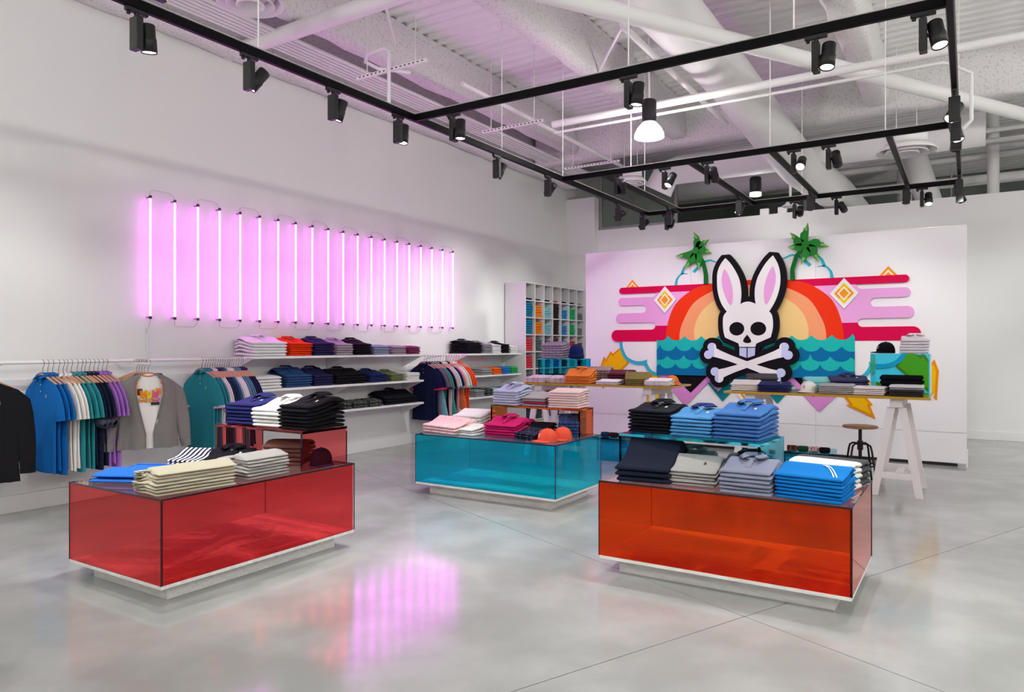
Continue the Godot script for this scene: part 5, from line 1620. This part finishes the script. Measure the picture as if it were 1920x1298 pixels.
# ------------------------------------------------------------------ goods on the acrylic tables
func build_table_goods() -> void:
	var G := "folded clothes on the acrylic tables"
	var y := 0.6225
	# red table
	stack("folded_trousers", Vector3(-4.56, y, -2.78), 0.45, 0.62, 0.5, 0.022, 2, cloth("2c6fd0"), {"desc": "bright blue trousers", "where": "front left corner of the red table", "kind": 2, "bulge": 0.022, "waist": "9a2f3a", "cat": "trousers", "group": G})
	stack("folded_trousers", Vector3(-4.06, y, -2.66), 1.47, 0.5, 0.3, 0.016, 7, cloth("c5bda6"), {"desc": "khaki trousers", "where": "nearest corner of the red table", "kind": 2, "bulge": 0.04, "waist": "6b3a24", "cat": "trousers", "group": G})
	stack("folded_polo", Vector3(-4.1, y, -3.19), PI / 2, 0.34, 0.32, 0.017, 7, cloth("b5b0ac"), {"desc": "light grey polo", "where": "right edge of the red table", "kind": 2, "bulge": 0.035, "collar": false, "emblem": "f0ece6", "cat": "polo", "group": G})
	stack("folded_polo", Vector3(-4.78, y, -3.22), 0.35, 0.29, 0.3, 0.02, 3, stripes("e6e4e6", "23233f", 0.5, 26.0, true), {"desc": "navy striped shirt", "where": "left edge of the red table", "bulge": 0.05, "cat": "shirt", "group": G})
	stack("folded_polo", Vector3(-4.5, y, -3.3), 0.75, 0.3, 0.36, 0.022, 4, cloth("18161d"), {"desc": "black polo", "where": "middle of the red table before the riser", "bulge": 0.035, "emblem": "e8e6e2", "collar": true, "cat": "polo", "group": G})
	stack("folded_knit", Vector3(-4.3, y, -3.66), 0.5, 0.3, 0.3, 0.03, 5, cloth("6a4a44"), {"desc": "brown knit", "where": "under the red riser", "kind": 3, "bulge": 0.05, "cat": "sweater", "group": G})
	cap(Vector3(-4.06, y + 0.001, -3.75), 0.9, "3a1f6a", "purple baseball cap under the red riser")
	var yr := 0.9015
	stack("folded_polo", Vector3(-4.69, yr, -3.68), 0.12, 0.31, 0.36, 0.027, 6, cloth("2b2d66"), {"desc": "indigo polo", "where": "left stack on the red riser", "bulge": 0.03, "emblem": "e8e6e2", "collar": true, "group": G, "cat": "polo"})
	stack("folded_polo", Vector3(-4.365, yr, -3.67), 0.1, 0.3, 0.36, 0.028, 5, cloth("e9e8e4"), {"desc": "white polo", "where": "middle stack on the red riser", "bulge": 0.05, "collar": true, "group": G, "cat": "polo"})
	stack("folded_polo", Vector3(-4.05, yr, -3.66), 0.02, 0.3, 0.38, 0.025, 7, cloth("121014"), {"desc": "black polo", "where": "right stack on the red riser", "bulge": 0.045, "emblem": "e8e6e2", "collar": true, "group": G, "cat": "polo"})
	# blue table
	y = 0.6105
	stack("folded_shorts", Vector3(-4.52, y, -5.93), -0.2, 0.5, 0.34, 0.028, 3, printed("pink floral", "eec4c4", ["f6e2de", "d98e96", "f3d8d4"], 160, 4, 8.0), {"desc": "pink floral shorts", "where": "left front of the blue table", "kind": 1, "bulge": 0.06, "cat": "shorts", "group": G})
	stack("folded_tee", Vector3(-4.23, y, -5.93), -0.15, 0.26, 0.3, 0.022, 3, cloth("ebe7e4"), {"desc": "white tee", "where": "between pink shorts and magenta stack", "bulge": 0.03, "cat": "tee", "group": G})
	stack("folded_polo", Vector3(-4.5, y, -6.34), 0.1, 0.34, 0.36, 0.032, 5, cloth("eae7e3"), {"desc": "white shirt", "where": "back left of the blue table", "bulge": 0.04, "cat": "shirt", "group": G})
	stack("folded_polo", Vector3(-3.86, y, -5.99), 0.02, 0.36, 0.32, 0.025, 5, cloth("c11d63"), {"desc": "magenta polo", "where": "front middle of the blue table", "bulge": 0.05, "collar": true, "cat": "polo", "group": G})
	stack("folded_tee", Vector3(-3.97, y, -6.42), 0.1, 0.24, 0.22, 0.03, 3, cloth("d8285f"), {"desc": "hot pink tee", "where": "under the orange riser at left", "bulge": 0.03, "cat": "tee", "group": G})
	stack("folded_tee", Vector3(-3.68, y, -6.36), 0.15, 0.26, 0.24, 0.025, 3, cloth("1d1a20"), {"desc": "black tee", "where": "under the orange riser, middle", "bulge": 0.03, "cat": "tee", "group": G})
	stack("folded_tee", Vector3(-3.53, y, -5.95), -0.35, 0.32, 0.3, 0.02, 3, printed("dark neon print", "1b1a26", ["4f6ec8", "8f9fe0", "23222e"], 40, 4, 6.0), {"desc": "dark printed tee", "where": "beside coral cap on the blue table", "bulge": 0.03, "cat": "tee", "group": G})
	stack("folded_shorts", Vector3(-3.36, y, -6.35), 0.5, 0.2, 0.3, 0.03, 5, printed("blue leaf", "27396b", ["6f86b8", "1c2a50", "9fb2d2"], 150, 3, 9.0), {"desc": "blue patterned shorts", "where": "under the orange riser at right", "bulge": 0.05, "cat": "shorts", "group": G})
	cap(Vector3(-3.31, y + 0.001, -5.83), -0.5, "e4553f", "front coral baseball cap at the blue table's corner", "f2e8e4")
	cap(Vector3(-3.25, y + 0.001, -6.02), -0.3, "e4553f", "rear coral baseball cap at the blue table's corner")
	yr = 0.8815
	stack("folded_shirt", Vector3(-4.06, yr, -6.42), -0.15, 0.32, 0.3, 0.026, 6, cloth("bcc2dc"), {"desc": "lavender shirt", "where": "left stack on the orange riser", "bulge": 0.045, "collar": true, "group": G})
	stack("folded_shirt", Vector3(-3.73, yr, -6.43), 0.0, 0.27, 0.3, 0.025, 4, cloth("a59aa0"), {"desc": "grey shirt", "where": "middle stack on the orange riser", "bulge": 0.035, "mix": [cloth("9d939a"), cloth("a8325a"), cloth("a59aa0"), cloth("b5adb2")], "group": G})
	stack("folded_shirt", Vector3(-3.4, yr, -6.42), 0.08, 0.33, 0.3, 0.024, 7, cloth("eccfce"), {"desc": "pale pink shirt", "where": "right stack on the orange riser", "bulge": 0.02, "group": G})
	# orange table
	y = 0.6155
	stack("folded_trousers", Vector3(-1.8, y, -4.6), 0.1, 0.36, 0.5, 0.035, 3, cloth("171c2c"), {"desc": "dark navy jeans", "where": "left front of the orange table", "bulge": 0.12, "cat": "jeans", "group": G})
	stack("folded_shorts", Vector3(-1.5, y, -4.57), 0.05, 0.34, 0.3, 0.02, 5, cloth("9c9a97"), {"desc": "pale grey shorts", "where": "beside the black cap on orange table", "bulge": 0.06, "kind": 1, "cat": "shorts", "group": G, "emblem": "3a3a3c"})
	cap(Vector3(-1.33, y + 0.001, -4.78), -0.3, "15141a", "black cap with skull emblem on the orange table", "efe6e6")
	stack("folded_polo", Vector3(-1.12, y, -4.49), 0.0, 0.3, 0.33, 0.024, 6, cloth("83879c"), {"desc": "slate grey polo", "where": "front middle of the orange table", "bulge": 0.04, "collar": true, "cat": "polo", "group": G})
	stack("folded_jacket", Vector3(-0.76, y, -4.5), -0.12, 0.38, 0.3, 0.021, 7, cloth("1173c0"), {"desc": "blue striped track top", "where": "front right of the orange table", "kind": 1, "bulge": 0.035, "stripe": "eef0ee", "cat": "jacket", "group": G})
	stack("folded_jacket", Vector3(-0.77, y, -4.83), -0.15, 0.38, 0.26, 0.032, 5, cloth("e8e6e2"), {"desc": "white track top", "where": "behind the blue track tops", "kind": 3, "bulge": 0.03, "cat": "jacket", "group": G})
	stack("folded_trousers", Vector3(-0.76, y, -5.08), -0.2, 0.42, 0.2, 0.036, 4, cloth("4a4b50"), {"desc": "charcoal trousers", "where": "back right of the orange table", "kind": 3, "bulge": 0.03, "cat": "trousers", "group": G})
	stack("folded_polo", Vector3(-1.62, y, -4.93), 0.15, 0.3, 0.28, 0.026, 4, cloth("9b9a98"), {"desc": "grey polo", "where": "under the blue riser, left", "bulge": 0.04, "collar": true, "cat": "polo", "group": G})
	stack("folded_polo", Vector3(-1.26, y, -4.96), -0.05, 0.28, 0.28, 0.028, 4, cloth("8f918f"), {"desc": "grey polo with green collar", "where": "under the blue riser, right", "bulge": 0.03, "collar": true, "collar_mat": cloth("1f3a34"), "cat": "polo", "group": G})
	yr = 0.8915
	stack("folded_polo", Vector3(-1.87, yr, -4.9), -0.05, 0.31, 0.36, 0.023, 7, cloth("14151f"), {"desc": "black navy polo", "where": "left stack on the blue riser", "bulge": 0.03, "emblem": "e8e6e2", "collar": true, "cat": "polo", "group": G})
	stack("folded_polo", Vector3(-1.56, yr, -4.87), -0.06, 0.29, 0.36, 0.023, 6, stripes("4f8fc6", "1c2f5a", 0.3, 40.0), {"desc": "blue striped polo", "where": "middle stack on the blue riser", "bulge": 0.035, "emblem": "f0eeee", "collar": true, "collar_mat": cloth("25306a"), "cat": "polo", "group": G})
	stack("folded_polo", Vector3(-1.245, yr, -4.85), -0.1, 0.31, 0.38, 0.025, 7, cloth("3f6aa8"), {"desc": "dusty blue polo", "where": "right stack on the blue riser", "bulge": 0.04, "emblem": "f0eeee", "collar": true, "cat": "polo", "group": G})

func build_trestle_goods() -> void:
	var G := "folded clothes on the trestle tables"
	var y := 1.0005
	var tie := printed("tie print", "e3dce6", ["8d78b8", "e08a4a", "e8c04a", "c9c2dc", "a05a9a"], 70, 5, 6.0)
	var plaidm := plaid("c9a7a0", "5d4a62", "2a2c3a")
	var plaidb := plaid("b7aab8", "6a5a80", "3a4a5a")
	stack("folded_tee", Vector3(-5.03, y, -8.66), 0.0, 0.3, 0.34, 0.018, 4, tie, {"desc": "colourful printed tee", "where": "left end of the left trestle table", "bulge": 0.02, "cat": "tee", "group": G})
	stack("folded_tee", Vector3(-4.72, y, -8.7), 0.1, 0.28, 0.34, 0.018, 4, tie, {"desc": "orange flecked printed tee", "where": "beside the orange polos on trestle table", "bulge": 0.02, "cat": "tee", "group": G})
	stack("folded_polo", Vector3(-4.4, y, -8.66), 0.12, 0.36, 0.34, 0.022, 5, cloth("e8833a"), {"desc": "orange polo", "where": "middle of the left trestle table", "bulge": 0.07, "collar": true, "cat": "polo", "group": G})
	stack("folded_shirt", Vector3(-4.32, y, -9.05), 0.2, 0.34, 0.34, 0.03, 6, plaidm, {"desc": "red plaid shirt", "where": "behind the orange polos", "bulge": 0.03, "cat": "shirt", "group": G})
	stack("folded_tee", Vector3(-3.95, y, -8.62), 0.05, 0.3, 0.3, 0.016, 3, cloth("e6e2e8"), {"desc": "white tee", "where": "between the orange polos and olive trousers", "bulge": 0.015, "cat": "tee", "group": G, "mix": [tie, cloth("e6e2e8"), cloth("eceaec")]})
	stack("folded_polo", Vector3(-3.96, y, -9.03), 0.2, 0.34, 0.36, 0.035, 4, cloth("5b2437"), {"desc": "maroon polo", "where": "back of the left trestle table", "bulge": 0.03, "emblem": "d8c8c8", "cat": "polo", "group": G})
	stack("folded_trousers", Vector3(-3.6, y, -8.72), 0.4, 0.34, 0.4, 0.022, 4, cloth("7f7140"), {"desc": "olive trousers", "where": "front right of the left trestle table", "kind": 1, "bulge": 0.06, "waist": "3a2f1a", "cat": "trousers", "group": G})
	stack("folded_tee", Vector3(-3.27, y, -8.6), 0.05, 0.3, 0.3, 0.018, 4, cloth("e9e4e4"), {"desc": "white tee with orange print", "where": "right corner of the left trestle table", "bulge": 0.02, "cat": "tee", "group": G, "mix": [tie, cloth("e9e4e4"), tie, cloth("ebe6e6")]})
	cap(Vector3(-3.22, y, -8.93), 0.6, "e8772a", "orange baseball cap at the left trestle table's right end", "f2e6de")
	acrylic_cube(-5.22, -4.55, -9.26, -8.93, 1.0, 1.32, A_BLUE, "blue acrylic box on the left trestle table under a beanie", "blue acrylic boxes on the trestle tables", true)
	stack("folded_knit", Vector3(-4.87, 1.0015, -9.09), 0.0, 0.5, 0.26, 0.03, 3, cloth("14151f"), {"desc": "black knit", "where": "inside the blue box on left trestle table", "kind": 3, "bulge": 0.02, "cat": "sweater", "group": G})
	stack("folded_shirt", Vector3(-5.02, 1.3225, -9.09), 0.1, 0.34, 0.28, 0.034, 6, plaidb, {"desc": "mauve plaid shirt", "where": "on the blue box beside the beanie", "bulge": 0.03, "cat": "shirt", "group": G})
	beanie(Vector3(-4.69, 1.3225, -9.09), "132457", "navy knitted beanie on the left blue box")
	# right table
	stack("folded_tee", Vector3(-2.13, y, -8.32), 0.1, 0.3, 0.32, 0.02, 4, cloth("ebe6e4"), {"desc": "white tee", "where": "left end of the right trestle table", "bulge": 0.03, "cat": "tee", "group": G})
	stack("folded_tee", Vector3(-2.05, y, -8.68), 0.3, 0.34, 0.3, 0.035, 4, cloth("4b484c"), {"desc": "charcoal tee", "where": "behind the white tees under the emblem", "bulge": 0.03, "cat": "tee", "group": G})
	stack("folded_polo", Vector3(-1.82, y, -8.3), 0.08, 0.32, 0.32, 0.02, 4, cloth("2a2d63"), {"desc": "indigo polo", "where": "left of the white cap", "bulge": 0.02, "emblem": "e8e6e2", "cat": "polo", "group": G})
	cap(Vector3(-1.46, y, -8.26), -0.35, "ece9e4", "white cap with red emblem on the right trestle table", "c01f3a")
	stack("folded_tee", Vector3(-1.42, y, -8.58), 0.4, 0.28, 0.26, 0.03, 4, cloth("7fcdd0"), {"desc": "turquoise tee", "where": "behind the white cap", "bulge": 0.03, "cat": "tee", "group": G})
	stack("folded_tee", Vector3(-1.17, y, -8.25), 0.02, 0.33, 0.32, 0.018, 5, cloth("a6a4a6"), {"desc": "grey tee", "where": "right of the white cap", "kind": 3, "bulge": 0.03, "cat": "tee", "group": G})
	stack("folded_polo", Vector3(-1.12, y, -8.62), 0.25, 0.38, 0.34, 0.035, 4, cloth("3b3c62"), {"desc": "dusk violet polo", "where": "behind the grey tees", "bulge": 0.03, "collar": true, "emblem": "e8e6e2", "cat": "polo", "group": G})
	stack("folded_tee", Vector3(-0.86, y, -8.26), -0.02, 0.29, 0.32, 0.019, 4, cloth("e4dade"), {"desc": "pale pink printed tee", "where": "before the right blue box, left", "bulge": 0.02, "kind": 3, "cat": "tee", "group": G})
	stack("folded_tee", Vector3(-0.53, y, -8.24), 0.02, 0.3, 0.32, 0.02, 5, cloth("3c3437"), {"desc": "dark brown tee", "where": "before the right blue box, right", "bulge": 0.02, "kind": 3, "cat": "tee", "group": G, "mix": [cloth("3c3437"), cloth("3c3437"), cloth("3c3437"), cloth("8b8f98"), cloth("cfd0d2")]})
	acrylic_cube(-0.88, -0.335, -8.83, -8.45, 1.0, 1.42, A_BLUE, "blue acrylic box on the right trestle table under a black cap", "blue acrylic boxes on the trestle tables", true)
	stack("folded_knit", Vector3(-0.6, 1.0015, -8.64), 0.0, 0.4, 0.3, 0.045, 4, cloth("0e0d12"), {"desc": "black sweater", "where": "inside the right blue box", "kind": 3, "bulge": 0.02, "cat": "sweater", "group": G})
	cap(Vector3(-0.75, 1.4225, -8.62), -0.9, "131217", "black cap on top of the right blue box", "d8b9b4")
	stack("folded_shirt", Vector3(-0.48, 1.4225, -8.64), 0.05, 0.27, 0.34, 0.03, 5, cloth("e2dce2"), {"desc": "white shirt", "where": "on top of the right blue box", "bulge": 0.03, "collar": true, "cat": "shirt", "group": G})
	# socks on the low boxes
	var cs := [[plaid("7a2f2a", "3a1f24", "d09a3a"), "red plaid"], [cloth("1f4a34"), "green"], [printed("pink spots", "e0b8b4", ["1d1a20"], 40, 7, 8.0), "pink and black"], [cloth("15151c"), "black"]]
	for i in 4: rolled(Vector3(-1.71 + i * 0.115, 0.3015, -8.68), 0.2, cs[i][0], "%s rolled socks on the low box under right trestle table" % cs[i][1])
	var cs2 := [[cloth("24365c"), "navy"], [cloth("3a1c2c"), "plum"], [cloth("3f3428"), "brown"], [cloth("7a1f30"), "dark red"]]
	for i in 4: rolled(Vector3(-4.06 + i * 0.12, 0.3015, -8.7), 0.2, cs2[i][0], "%s rolled socks on the low box under left trestle table" % cs2[i][1])
